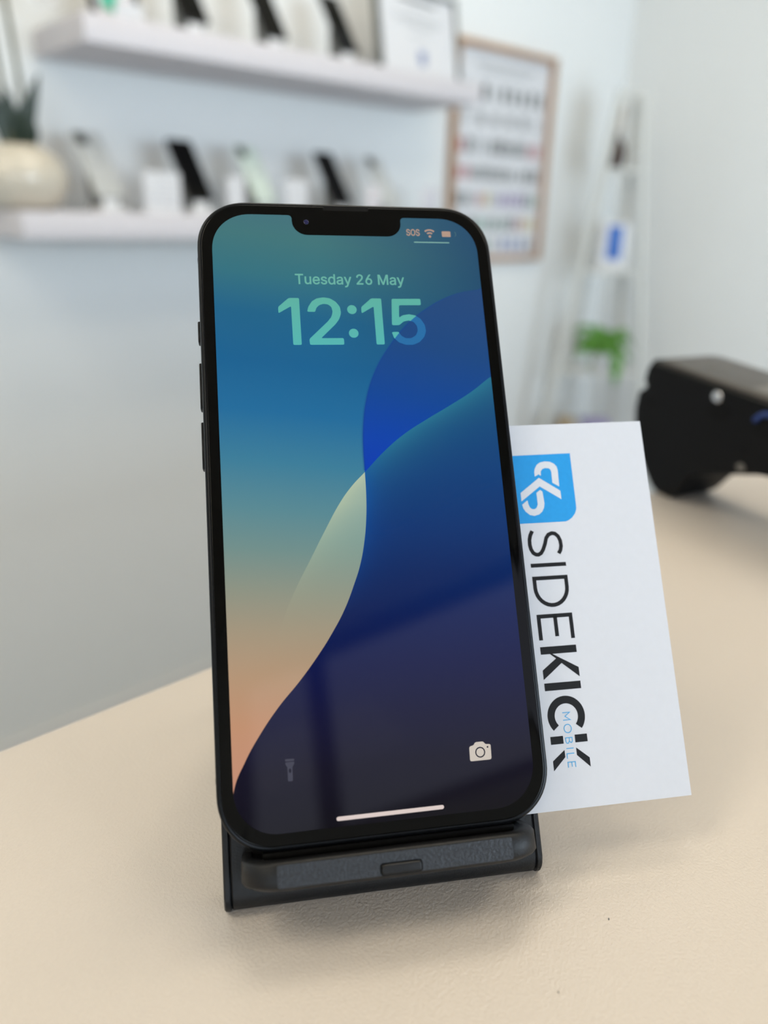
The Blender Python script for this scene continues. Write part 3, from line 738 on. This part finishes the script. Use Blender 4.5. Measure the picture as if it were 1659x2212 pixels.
def Kletter(y0, gap=None):
    L = []
    if gap is None:
        L += pen([[(0, 0), (0, HT)]], y0, w2)
        L += [[(40+v, y0-u) for u, v in [(0.9, 3.0), (4.6, 9.05), (6.6, 9.05), (3.45, 4.75), (6.75, 0), (4.65, 0), (2.3, 3.45), (0.9, 1.6)]]] if False else \
             [[(40+v, y0-u) for u, v in [(0.6, 2.4), (4.4, HT), (6.6, HT), (3.15, 4.9), (6.75, 0), (4.55, 0), (2.0, 3.65), (0.6, 1.9)]]]
    else:
        g0, g1 = gap
        L += pen([[(0, 0), (0, g0)], [(0, g1), (0, HT)]], y0, w2)
        L += [[(40+v, y0-u) for u, v in [(2.3, g0), (3.9, g0), (6.75, 0), (4.55, 0)]],
              [(40+v, y0-u) for u, v in [(2.0, g1), (3.7, g1), (6.6, HT), (4.5, HT)]]]
    return L
kick += Kletter(-37.5)
kick += pen([[(0, 0), (0, HT)]], -45.95, w2)
rc = HT/2 - w2/2 + 0.1
kick += stroke([(40+HT/2 + rc*math.cos(math.radians(a)), -52.85 + rc*math.sin(math.radians(a))*1.0) for a in range(-42, 223, 8)], w2)
kick += Kletter(-58.1, gap=(3.1, 6.0))
word = empty('lettering', (0, 0, 0)) if False else None
flat('thin_lettering', [shift(l, dC) for l in side_l[:1]], M_['print_black'], cd, z=-7.97)
for l in (side_l[1:2], side_l[2:4], side_l[4:5], side_l[5:6]):
    flat('thin_lettering', [shift(q, dC) for q in l], M_['print_black'], cd, z=-7.97)
for l in kick:
    flat('bold_lettering', [shift(l, dC)], M_['print_black'], cd, z=-7.97)
# small blue word through the middle of the last letters
def pen2(strokes, y0, w, x0=43.6):
    out = []
    for s in strokes:
        closed = s[0] == 'c'
        pts = s[1:] if closed else s
        out.append(stroke([(x0 + v, y0 - u) for u, v in pts], w, closed))
    return out
ws, hs = 0.2, 1.8
mob = pen2([[(0, 0), (0, hs), (0.85, 0.55), (1.7, hs), (1.7, 0)]], -52.05, ws)
mob += pen2([['c'] + [(0.95+0.95*math.cos(math.radians(a)), 0.9+0.9*math.sin(math.radians(a))) for a in range(0, 360, 20)]], -54.75, ws)
mob += pen2([[(0, 0), (0, hs)], [(0, hs-0.1), (0.75, hs-0.1), (1.12, 1.5), (1.12, 1.22), (0.75, 0.98), (0, 0.98)], [(0.75, 0.9), (1.25, 0.68), (1.25, 0.32), (0.85, 0.1), (0, 0.1)]], -57.75, ws)
mob += pen2([[(0, 0), (0, hs)]], -60.15, ws)
mob += pen2([[(0, hs), (0, 0), (1.1, 0)]], -61.3, ws)
mob += pen2([[(1.2, hs), (0, hs), (0, 0), (1.2, 0)], [(0, 0.95), (1.05, 0.95)]], -63.2, ws)
for l in mob:
    flat('small_lettering', [shift(q, dC) for q in l], M_['print_light_blue'], cd, z=-7.955)

# ------------------------------------------------------------------ card terminal at the counter's far edge
A = (287.0, 115.0)
tm = empty('card_terminal', (A[0]*MM, A[1]*MM, H), (0, 0, math.atan2(-0.954, -0.30)))
tag(tm, 'bulky black card payment terminal standing at the right of the counter', 'card terminal')
# local x runs along the terminal towards the viewer, local -y.. : width; profile (l, z, half inset)
Wd = 45.0
def wy(w): return w            # local y = left of travel direction = +width
prof = [(2.5, 72), (-0.5, 68), (-1.5, 62), (0.5, 59.5), (0.5, 57.5), (-4.5, 54), (-5.5, 45), (-3.5, 28), (4, 10), (8.5, 2.5), (12, 0), (22, 0),
        (26, 3), (31, 11), (37, 18), (46, 21.5), (80, 32), (118, 37), (126, 30), (134, 5), (138, 0), (150, 0), (156, 6), (160, 24), (160, 52), (156, 60)]
def inset(z): return 7.0*max(0, (34-z)/34)**1.3
loops = []
for wfrac, ex in ((0.0, 2.0), (0.035, 0.6), (0.08, 0), (0.92, 0), (0.965, 0.6), (1.0, 2.0)):
    lp = []
    for l, z in prof:
        ins = inset(z)
        w_ = ins + (Wd-2*ins)*wfrac
        lc, zc = 76, 40
        lp.append((l + (lc-l)/90*ex, w_, max(0.0, z + (zc-z)/36*ex)))
    loops.append(lp)
# width is to the right of the travel direction seen from above when negative; keep it on the far side
sgn = 1
rings('body', [[(x, sgn*w_, z) for x, w_, z in lp] for lp in loops], M_['terminal_black'], tm, angle=28)
top = rings('top_cover', [[(l, sgn*w_, z) for l, w_ in rrect(72, Wd/2-2.5-i, 5, 5, 77, Wd/2)] for z, i in ((66.0, 0), (70.3, 0), (70.9, 0.6))], M_['terminal_top_lit'], tm) if False else None
def tz(l): return 72 - max(0, l-2.5)*12/153.5
def cover_loop(i, dz):
    return [(l, w_, tz(l)+dz) for l, w_ in rrect(74-i, Wd/2-1.6-i, 6, 6, 79, Wd/2)]
top = rings('top_cover', [cover_loop(0, -1.5), cover_loop(0, 0.5), cover_loop(0.8, 1.0)], M_['terminal_top_lit'], tm)
def on_top(loops_, dz):
    return [[(l, w_, tz(l)+dz) for l, w_ in lp] for lp in loops_]
rings('screen_window', on_top([rrect(38, 17, 3, 4, 100, Wd/2)], 1.02)+on_top([rrect(38, 17, 3, 4, 100, Wd/2)], 1.3), M_['terminal_grey'], top)
for r0 in (3.2, 5.6, 8.0, 10.4):
    lp = stroke(arc(20, 22, r0, r0, -50, 50, 12), 1.0)[0]
    rings('contactless_mark', on_top([lp], 1.0)+on_top([lp], 1.15), M_['terminal_grey'], top)
# side details: silver button above an oval recess, blue ring in a second recess, screw holes
def side_disc(nm, l, z, r, d0, d1, material, parent, rx=1.0, n=24):
    lps = []
    for w_, s_ in ((-d0, 1.0), (-d1*0.7, 1.0), (-d1, 0.8)):
        lps.append([(l + rx*r*s_*math.cos(2*math.pi*i/n), w_, z + r*s_*math.sin(2*math.pi*i/n)) for i in range(n)])
    return rings(nm, lps, material, parent)
rec1 = side_disc('recess', 51.5, 55.5, 4.2, -1, 0.25, M_['recess_shade'], tm, 1.9)
side_disc('side_button', 50, 62.3, 2.7, -1, 1.4, M_['chrome'], tm, 1.15)
rec2 = side_disc('recess', 80, 54, 4.6, -1, 0.25, M_['recess_shade'], tm, 1.7)
tube('blue_ring', [(80 + 7*math.cos(math.radians(a)), -0.6, 54.5 + 6.0*math.sin(math.radians(a))) for a in range(10, 175, 11)], 1.3, M_['blue_plastic'], tm)
side_disc('screw_hole', 70, 41, 1.6, -1, 0.2, M_['recess_shade'], tm)
side_disc('foot_cap', 70, 33, 1.9, -4, 0.2, M_['terminal_grey'], tm, 1.3)
side_disc('slot', 6.5, 50, 1.6, -1, 0.3, M_['recess_shade'], tm, 3.0)

# ------------------------------------------------------------------ wall shelves
def shelf(name, x, z, label):
    o = box(name, (0, 1100, 0, 260, 0, 50), M_['shelf_white'], None, bev=1.2)
    o.location = (x*MM, 1.5049, H + z*MM)
    return tag(o, label, 'shelf', 'white floating wall shelves')
ZU, ZL = 427.2, 80.7
shelf('wall_shelf', 590.0, ZU, 'upper white floating wall shelf carrying phones and a framed certificate')
shelf('wall_shelf', 433.0, ZL, 'lower white floating wall shelf carrying the round vase and display phones')
SU, SL = H + (ZU+50)*MM, H + (ZL+50)*MM      # heights of the shelf tops

# display stands and the phones on them (local: x along the wall, -y into the room)
LEAN = math.radians(30)
def make_stand(name):
    o = empty(name, (0, 0, 0))
    box('base', (-30, 30, -28, 38, 0, 9), M_['white_plastic'], o, bev=2)
    rings('lip', [[(x, y, z) for x, y in rrect(20, 3.6, 2, 4, 0, -14.5)] for z in (8.5, 26.8)], M_['white_plastic'], o)
    c, s = math.cos(LEAN), math.sin(LEAN)
    prf = [(-14.5, 9), (-15.6, 26), (-15.6+62*s, 26+62*c), (-7+62*s, 26+62*c-3), (22, 9)]
    rings('support', [[(x, y, z) for y, z in prf] for x in (-27, 27)], M_['stand_grey'], o, smooth=False)
    return o
def make_phone(name, body, face, facing_back):
    o = empty(name, (0, 0, 0))
    def lp(i, z): return [(x, y+72, z) for x, y in rrect(35-i, 72-i, 6, 6)]
    rings('case', [lp(0.6, -8), lp(0, -7.2), lp(0, -0.8), lp(0.6, 0)], body, o)
    if facing_back:
        isl_ = rings('camera_block', [[(x, y, z) for x, y in rrect(14, 14, 6, 5, -17.5, 126)] for z in (-0.1, 1.6)], M_['stand_grey'], o)
        for a, b in ((-23, 131), (-12, 121), (-23, 121)):
            lathe('lens', [(5.2, 1.5), (5.2, 3.4), (4.2, 3.6), (2, 3.6)], M_['black_gloss'], isl_, 16, cx=a, cy=b)
        flat('back_emblem', [arc(0, 74, 8, 8, 0, 360, 20)[:-1]], M_['print_pale_grey'], o, z=0.05)
    else:
        flat('glass_face', [rrect(33.4, 70.4, 5, 6, 0, 72)], face, o, z=0.06)
        lathe('selfie_lens', [(1.6, 0.05), (1.6, 0.3), (0.8, 0.35)], M_['lens_blue'], o, 12, cx=0, cy=139)
    return o
stand0 = make_stand('display_stand')
ph_black = make_phone('display_phone', M_['black_plastic'], M_['black_gloss'], False)
ph_silver = make_phone('display_phone', M_['silver'], None, True)
ph_mint = make_phone('display_phone', M_['mint'], None, True)
used = set()
def place(proto, loc, rot, label, cat, group):
    if proto.name in used:
        o = copy_tree(proto)
    else:
        o = proto
        used.add(proto.name)
    o.location = loc
    o.rotation_euler = rot
    return tag(o, label, cat, group)
def display(proto, x, y, z, yaw, plabel, slabel, pg):
    yw = math.radians(yaw)
    place(stand0, (x*MM, y*MM, z), (0, 0, yw), slabel, 'phone stand', 'white stands under the display phones')
    # phone: lower end on the lip, leaning back
    off = Vector((0, -0.0225, 0.0313))
    off.rotate(Matrix.Rotation(yw, 3, 'Z'))
    place(proto, (x*MM+off.x, y*MM+off.y, z+off.z), (math.radians(90)-LEAN, 0, yw), plabel, 'phone', pg)
GL, GU = 'display phones on the lower shelf', 'display phones on the upper shelf'
Y_ = 1598
display(ph_silver, 640, Y_, SL, 14, 'silver phone showing its back with cameras, next to the round vase', 'white stand under the silver phone next to the round vase', GL)
display(ph_black, 852, Y_, SL, 11, 'black phone on the lower shelf just right of the white price card', 'white stand under the black phone right of the first price card', GL)
display(ph_mint, 1026, Y_, SL, 14, 'pale mint phone showing its back, between the two black phones below', 'white stand under the pale mint phone on the lower shelf', GL)
display(ph_black, 1262, Y_, SL, 11, 'black phone on the lower shelf above the notch of the lit phone', 'white stand under the rightmost black phone of the lower shelf', GL)
display(ph_silver, 1432, Y_, SL, 14, 'silver phone showing its back at the right end of the lower shelf', 'white stand under the silver phone at the right end of the lower shelf', GL)
display(ph_black, 858, Y_-10, SU, 11, 'leftmost of the three black phones on the upper shelf', 'white stand under the leftmost black phone of the upper shelf', GU)
display(ph_black, 1060, Y_-10, SU, 11, 'middle of the three black phones on the upper shelf', 'white stand under the middle black phone of the upper shelf', GU)
display(ph_black, 1272, Y_-10, SU, 11, 'rightmost of the three black phones on the upper shelf, left of the certificate', 'white stand under the rightmost black phone of the upper shelf', GU)

# price cards: white blocks with grey lines of print
def price_card(x, y, z, w, h, label, tint='print_pale_grey', yaw=8):
    o = empty('price_card', (x*MM, y*MM, z), (0, 0, math.radians(yaw)))
    tag(o, label, 'price card', 'white price cards on the shelves')
    b_ = box('holder', (-w/2, w/2, -4, 14, 0, 5), M_['white_plastic'], o, bev=1)
    box('card', (-w/2, w/2, 0, 2.5, 4, h), M_['paper'], o, bev=0.4)
    n = max(3, int(h/12))
    for i in range(n):
        ww = w*(0.34 if i % 3 == 2 else 0.42)
        zz = h*0.9 - i*h*0.8/n
        box('print_line', (-ww, ww*0.9, -0.3, 0.1, zz-1.8, zz), M_[tint], o)
    return o
price_card(750, 1556, SL, 92, 82, 'white price card between the silver phone and the black phone', 'print_pale_grey')
price_card(926, 1548, SL, 50, 80, 'small white price card left of the pale mint phone')
price_card(1098, 1548, SL, 74, 82, 'white price card right of the pale mint phone')
price_card(1345, 1548, SL, 60, 80, 'white price card right of the black phone above the notch', 'print_red')
price_card(1565, 1560, SL, 86, 84, 'white price card with lilac print at the right end of the lower shelf', 'print_violet')
price_card(700, 1540, SU, 62, 34, 'low white price card at the left end of the upper shelf')

# small dark-framed picture at the left end of the upper shelf
pf = empty('picture_frame', (0.708, 1.610, SU), (math.radians(-10), 0, math.radians(8)))
tag(pf, 'small dark-framed mint and coral picture at the left end of the upper shelf', 'picture frame')
for b in ((-56, -45, 0, 140), (45, 56, 0, 140), (-45, 45, 0, 10), (-45, 45, 130, 140)):
    box('frame', (b[0], b[1], -4, 6, b[2], b[3]), M_['black_plastic'], pf, bev=1)
box('print', (-45, 45, 2, 5, 10, 130), M_['paper'], pf)
for cx_, cz_, r_, mm_ in ((-8, 52, 24, 'picture_mint'), (22, 46, 12, 'picture_coral'), (-26, 80, 16, 'picture_mint')):
    rings('shape', [[(cx_+r_*math.cos(i*math.pi/9), yy, cz_+r_*math.sin(i*math.pi/9)) for i in range(18)] for yy in (1.6, 2.1)], M_[mm_], pf)

# framed certificate at the right end of the upper shelf
ce = empty('certificate', (1.555, 1.600, SU), (math.radians(-9), 0, math.radians(6)))
tag(ce, 'framed white certificate with a small blue shield, at the right end of the upper shelf', 'certificate')
cw, ch, cf = 168, 222, 11
for b in ((-cw, -cw+cf, 0, ch), (cw-cf, cw, 0, ch), (-cw+cf, cw-cf, 0, cf), (-cw+cf, cw-cf, ch-cf, ch)):
    box('frame', (b[0], b[1], -9, 9, b[2], b[3]), M_['certificate_frame'], ce, bev=1)
box('sheet', (-cw+cf, cw-cf, -2, 3, cf, ch-cf), M_['paper'], ce)
for z0, hw_, hgt_, mm_ in ((186, 78, 9, 'print_grey'), (172, 52, 4, 'print_pale_grey'), (146, 100, 4, 'print_pale_grey'), (138, 92, 4, 'print_pale_grey'), (130, 62, 4, 'print_pale_grey'), (104, 40, 4, 'print_pale_grey')):
    box('print_line', (-hw_, hw_, -2.4, -1.9, z0, z0+hgt_), M_[mm_], ce)
sh = [(-16, 74), (16, 74), (16, 52), (12, 42), (0, 34), (-12, 42), (-16, 52)]
rings('shield', [[(x+8, y_, z) for x, z in sh] for y_ in (-2.5, -1.9)], M_['print_slate'], ce, smooth=False)

# ------------------------------------------------------------------ orchid in a round vase
vs = empty('orchid_vase', (0.480, 1.628, SL))
tag(vs, 'round cream ceramic vase at the left end of the lower shelf', 'vase')
lathe('body', [(40, 0), (62, 3), (80, 22), (90, 46), (92, 62), (86, 86), (72, 104), (54, 114), (50, 117), (47, 119), (44, 117), (46, 108), (40, 100)], M_['ceramic'], vs, 48)
lathe('soil', [(44, 100), (44, 106), (20, 108)], M_['print_dark'], vs, 24)
orc = empty('orchid', (0.480, 1.628, SL + 0.107))
tag(orc, 'orchid with dark strap leaves and two tall stems, growing in the cream vase', 'plant')
def blade(name, pts, widths, material, parent, normal=(0, -1, 0)):
    """leaf blade with thickness along a path"""
    nrm = Vector(normal)
    lps = []
    P = [Vector(p) for p in pts]
    for i, p in enumerate(P):
        t = (P[min(i+1, len(P)-1)]-P[max(0, i-1)]).normalized()
        u = t.cross(nrm).normalized()
        v = u.cross(t)
        w_ = widths[i]/2
        th = 0.9
        lps.append([p+u*w_, p+u*w_*0.3+v*(th+w_*0.12), p-u*w_*0.3+v*(th+w_*0.12), p-u*w_, p-u*w_*0.3-v*th*0.2, p+u*w_*0.3-v*th*0.2])
    return rings(name, lps, material, parent, angle=70)
for tip, wd, bx in (((58, -10, 140), 26, 22), ((20, -22, 90), 34, 10), ((-14, -24, 110), 34, -4), ((-44, -10, 120), 30, -18), ((6, -28, 70), 36, 20), ((36, -16, 60), 30, 26), ((-20, 20, 90), 30, -8)):
    pts, ws_ = [], []
    for i in range(7):
        t_ = i/6
        pts.append((bx + (tip[0]-bx)*t_**1.5, -4 + (tip[1]+4)*t_, 2 + (tip[2]-2)*t_**0.9))
        ws_.append(max(2.0, wd*(0.55+1.5*t_*(1-t_)*(1.35) - 0.5*t_**3)))
    blade('leaf', pts, ws_, M_['leaf_dark'], orc)
for bx, tx, tp in ((26, 8, 330), (-8, -26, 340)):
    pts = [(bx + (tx-bx)*(i/9) , -6-6*math.sin(i/9*3), 2+tp*i/9) for i in range(10)]
    pts += [(tx+14, -10, tp+40), (tx+46, -16, tp+48), (tx+84, -22, tp+22)]
    tube('stem', pts, 5.0, M_['stem_green'], orc, 8)
for bx, by, bz in ((58, -26, 300), (84, -24, 282), (34, -22, 330), (96, -28, 318)):
    for kk in range(5):
        a_ = math.radians(72*kk+18)
        blade('petal', [(bx, by, bz), (bx+12*math.cos(a_), by-5, bz+12*math.sin(a_)), (bx+24*math.cos(a_), by-6, bz+24*math.sin(a_)), (bx+32*math.cos(a_), by-3, bz+32*math.sin(a_))],
              [6, 22, 22, 5], M_['petal'], orc)

# ------------------------------------------------------------------ oak-framed poster of device pictures on the back wall
po = empty('poster', (2.085, 1.765, H-0.003))
tag(po, 'oak-framed white poster with rows of small device pictures on the back wall', 'poster')
pw, phh, pfw = 248, 648, 17
for b in ((-pw, -pw+pfw, 0, phh), (pw-pfw, pw, 0, phh), (-pw+pfw, pw-pfw, 0, pfw), (-pw+pfw, pw-pfw, phh-pfw, phh)):
    box('frame', (b[0], b[1], -26, 0, b[2], b[3]), M_['oak'], po, bev=1)
box('sheet', (-pw+pfw, pw-pfw, -8, 0, pfw, phh-pfw), M_['paper'], po)
for zz, hw_ in ((588, 150), (570, 120)):
    box('print_line', (-hw_, hw_, -8.4, -7.9, zz, zz+9), M_['print_pale_grey'], po)
PAL = ['print_grey', 'print_pale_grey', 'print_dark', 'print_red', 'print_violet', 'print_teal', 'print_gold', 'print_slate']
ROWS = [(490, 52, 9, [0,0,2,1,0,0,0,0,0]), (418, 46, 6, [1,0,0,0,0,1]), (334, 52, 11, [3,0,1,1,0,2,0,0,0,3,3]), (256, 46, 12, [3,3,0,0,0,0,0,0,1,0,0,2]),
        (176, 48, 12, [0,0,1,3,6,1,4,4,4,4,0,5]), (100, 46, 12, [0,0,2,5,5,0,5,0,0,3,6,6]), (34, 42, 9, [1,0,0,5,1,7,7,7,0])]
for zz, hh_, n_, cols in ROWS:
    x0_, x1_ = -pw+pfw+16, pw-pfw-16
    st_ = (x1_-x0_)/n_
    for i in range(n_):
        cxx = x0_ + st_*(i+0.5)
        w_ = min(st_*0.66, 26)
        hh2 = hh_*random.uniform(0.82, 1.0)
        box('picture', (cxx-w_/2, cxx+w_/2, -8.4, -7.9, zz, zz+hh2), M_[PAL[cols[i % len(cols)]]], po)

# ------------------------------------------------------------------ white tapering ladder shelf across the corner
LD = empty('ladder_shelf', (2.450-0.010*0.7071, 1.500+0.010*0.7071, 0), (0, 0, math.radians(-45)))
tag(LD, 'tall white tapering ladder shelf standing in the corner', 'ladder shelf')
hz = 1250
def hwz(z): return 57 + (307-z)*0.1266
tops = [307, -27, -388, -745, -1060]
for sx in (-1, 1):
    bar('front_rail', (sx*(hwz(540)+10), 0, hz+540), (sx*(hwz(-1250)+10), 0, 0), 24, 24, M_['ladder_white'], LD)
    bar('rear_rail', (sx*(hwz(540)*0.8+6), 70, hz+540), (sx*(hwz(-1250)*0.55), 150, 0), 20, 20, M_['ladder_white'], LD)
for tz_ in tops:
    h2 = hwz(tz_)
    d_ = 80 + (540-tz_)/1700*70
    rings('shelf_board', [[(-h2-2, -8, z), (h2+2, -8, z), (h2*0.75, d_, z), (-h2*0.75, d_, z)] for z in (hz+tz_-14, hz+tz_)], M_['ladder_white'], LD, smooth=False)
bar('top_rung', (-hwz(530)-4, 0, hz+530), (hwz(530)+4, 0, hz+530), 16, 16, M_['ladder_white'], LD)
c45 = math.cos(math.radians(45))
def ladder_pt(u, v, z):
    b0 = Vector((2.450-0.010*0.7071, 1.500+0.010*0.7071, 0))
    return (b0.x + (u*c45 + v*c45)*MM, b0.y + (-u*c45 + v*c45)*MM, H + z*MM)
rd = empty('reed_diffuser', ladder_pt(-28, 36, 307), (0, 0, math.radians(-45)))
tag(rd, 'brown glass bottle with pale reeds on the top step of the ladder shelf', 'reed diffuser')
lathe('bottle', [(20, 0), (30, 3), (35, 30), (34, 62), (22, 88), (12, 98), (12, 108), (14, 110), (14, 115), (8, 115)], M_['brown_glass'], rd, 28)
for i in range(7):
    a_ = i*0.9
    tube('reed', [(2*math.cos(a_), 2*math.sin(a_), 60), (16*math.cos(a_), 10*math.sin(a_), 196-5*(i % 3))], 3.2, M_['reed'], rd, 6)
bx = empty('phone_box', ladder_pt(2, 30, -27), (0, 0, math.radians(-45)))
tag(bx, 'white box with a blue phone picture on the second step of the ladder shelf', 'box')
box('carton', (-52, 52, -14, 20, 0, 160), M_['white_plastic'], bx, bev=1.5)
rings('blue_picture', [[(x, y_, z) for x, z in rrect(27, 58, 7, 5, 2, 92)] for y_ in (-14.6, -13.9)], M_['box_blue'], bx, smooth=False)
pp = empty('potted_plant', ladder_pt(12, 40, -388), (0, 0, math.radians(-45)))
tag(pp, 'bushy green plant in a white pot on the third step of the ladder shelf', 'plant')
lathe('pot', [(30, 0), (36, 4), (44, 58), (46, 62), (42, 62), (38, 52)], M_['white_plastic'], pp, 28)
lathe('soil', [(38, 48), (38, 53), (10, 55)], M_['print_dark'], pp, 18)
rnd = random.Random(3)
for i in range(84):
    a_ = rnd.uniform(0, 2*math.pi)
    ln = rnd.uniform(60, 125)
    rise = rnd.uniform(30, 130)
    dx, dy = math.cos(a_)*ln*1.0, math.sin(a_)*ln*0.45
    end = rise - rnd.uniform(20, 90)
    pts = []
    for j in range(5):
        t_ = j/4
        pts.append((dx*t_, dy*t_, 54 + rise*math.sin(t_*math.pi*0.62) + (end-rise)*t_*t_))
    blade('leaf', pts, [4, 12, 18, 14, 3], M_['leaf_green'], pp, (math.sin(a_)*0.3, -0.7, 0.6))
for i in range(4):
    blade('leaf', [(30+i*5, -30, 66), (38+i*6, -46, 60), (40+i*7, -52, 20), (38+i*6, -50, -30-8*i)], [4, 14, 16, 3], M_['leaf_green'], pp, (0, -1, 0.2))
jr = empty('storage_jar', ladder_pt(-92, 40, -745))
tag(jr, 'small tan jar on the fourth step of the ladder shelf', 'jar')
lathe('body', [(34, 0), (40, 4), (44, 60), (42, 120), (34, 140), (34, 146)], M_['tan'], jr, 28)
lathe('lid', [(38, 146), (38, 158), (30, 162), (8, 163), (8, 172), (4, 174)], M_['tan'], jr, 28)
lb = empty('gift_box', ladder_pt(20, 40, -745), (0, 0, math.radians(-45)))
tag(lb, 'lilac box beside the tan jar on the fourth step of the ladder shelf', 'box')
box('carton', (-50, 50, -30, 40, 0, 130), M_['lilac'], lb, bev=1.5)
box('lid', (-52, 52, -32, 42, 130, 160), M_['lilac'], lb, bev=1.5)

# ------------------------------------------------------------------ a few specks of dust on the counter
bm = bmesh.new()
rd_ = random.Random(11)
for sx_, sy_ in ((49, 22), (55, 27), (60, 21), (66, 30), (70, 18), (58, 14), (30, -38), (-18, -36), (-24, -44), (8, -41), (76, 34), (63, 39)):
    a_, r_ = rd_.uniform(0, 6.28), rd_.uniform(0.12, 0.3)
    vs_ = [bm.verts.new((sx_*MM + math.cos(a_+i*1.571)*r_*MM*(1.6 if i % 2 == 0 else 0.7), sy_*MM + math.sin(a_+i*1.571)*r_*MM*(1.6 if i % 2 == 0 else 0.7), H + 0.00002)) for i in range(4)]
    tp_ = bm.verts.new((sx_*MM, sy_*MM, H + 0.00014))
    for i in range(4):
        bm.faces.new((vs_[i], vs_[(i+1) % 4], tp_))
du = from_bm('dust', bm, M_['print_dark'])
du['kind'] = 'stuff'
tag(du, 'tiny dark specks of dust lying on the counter around the stand', 'dust')
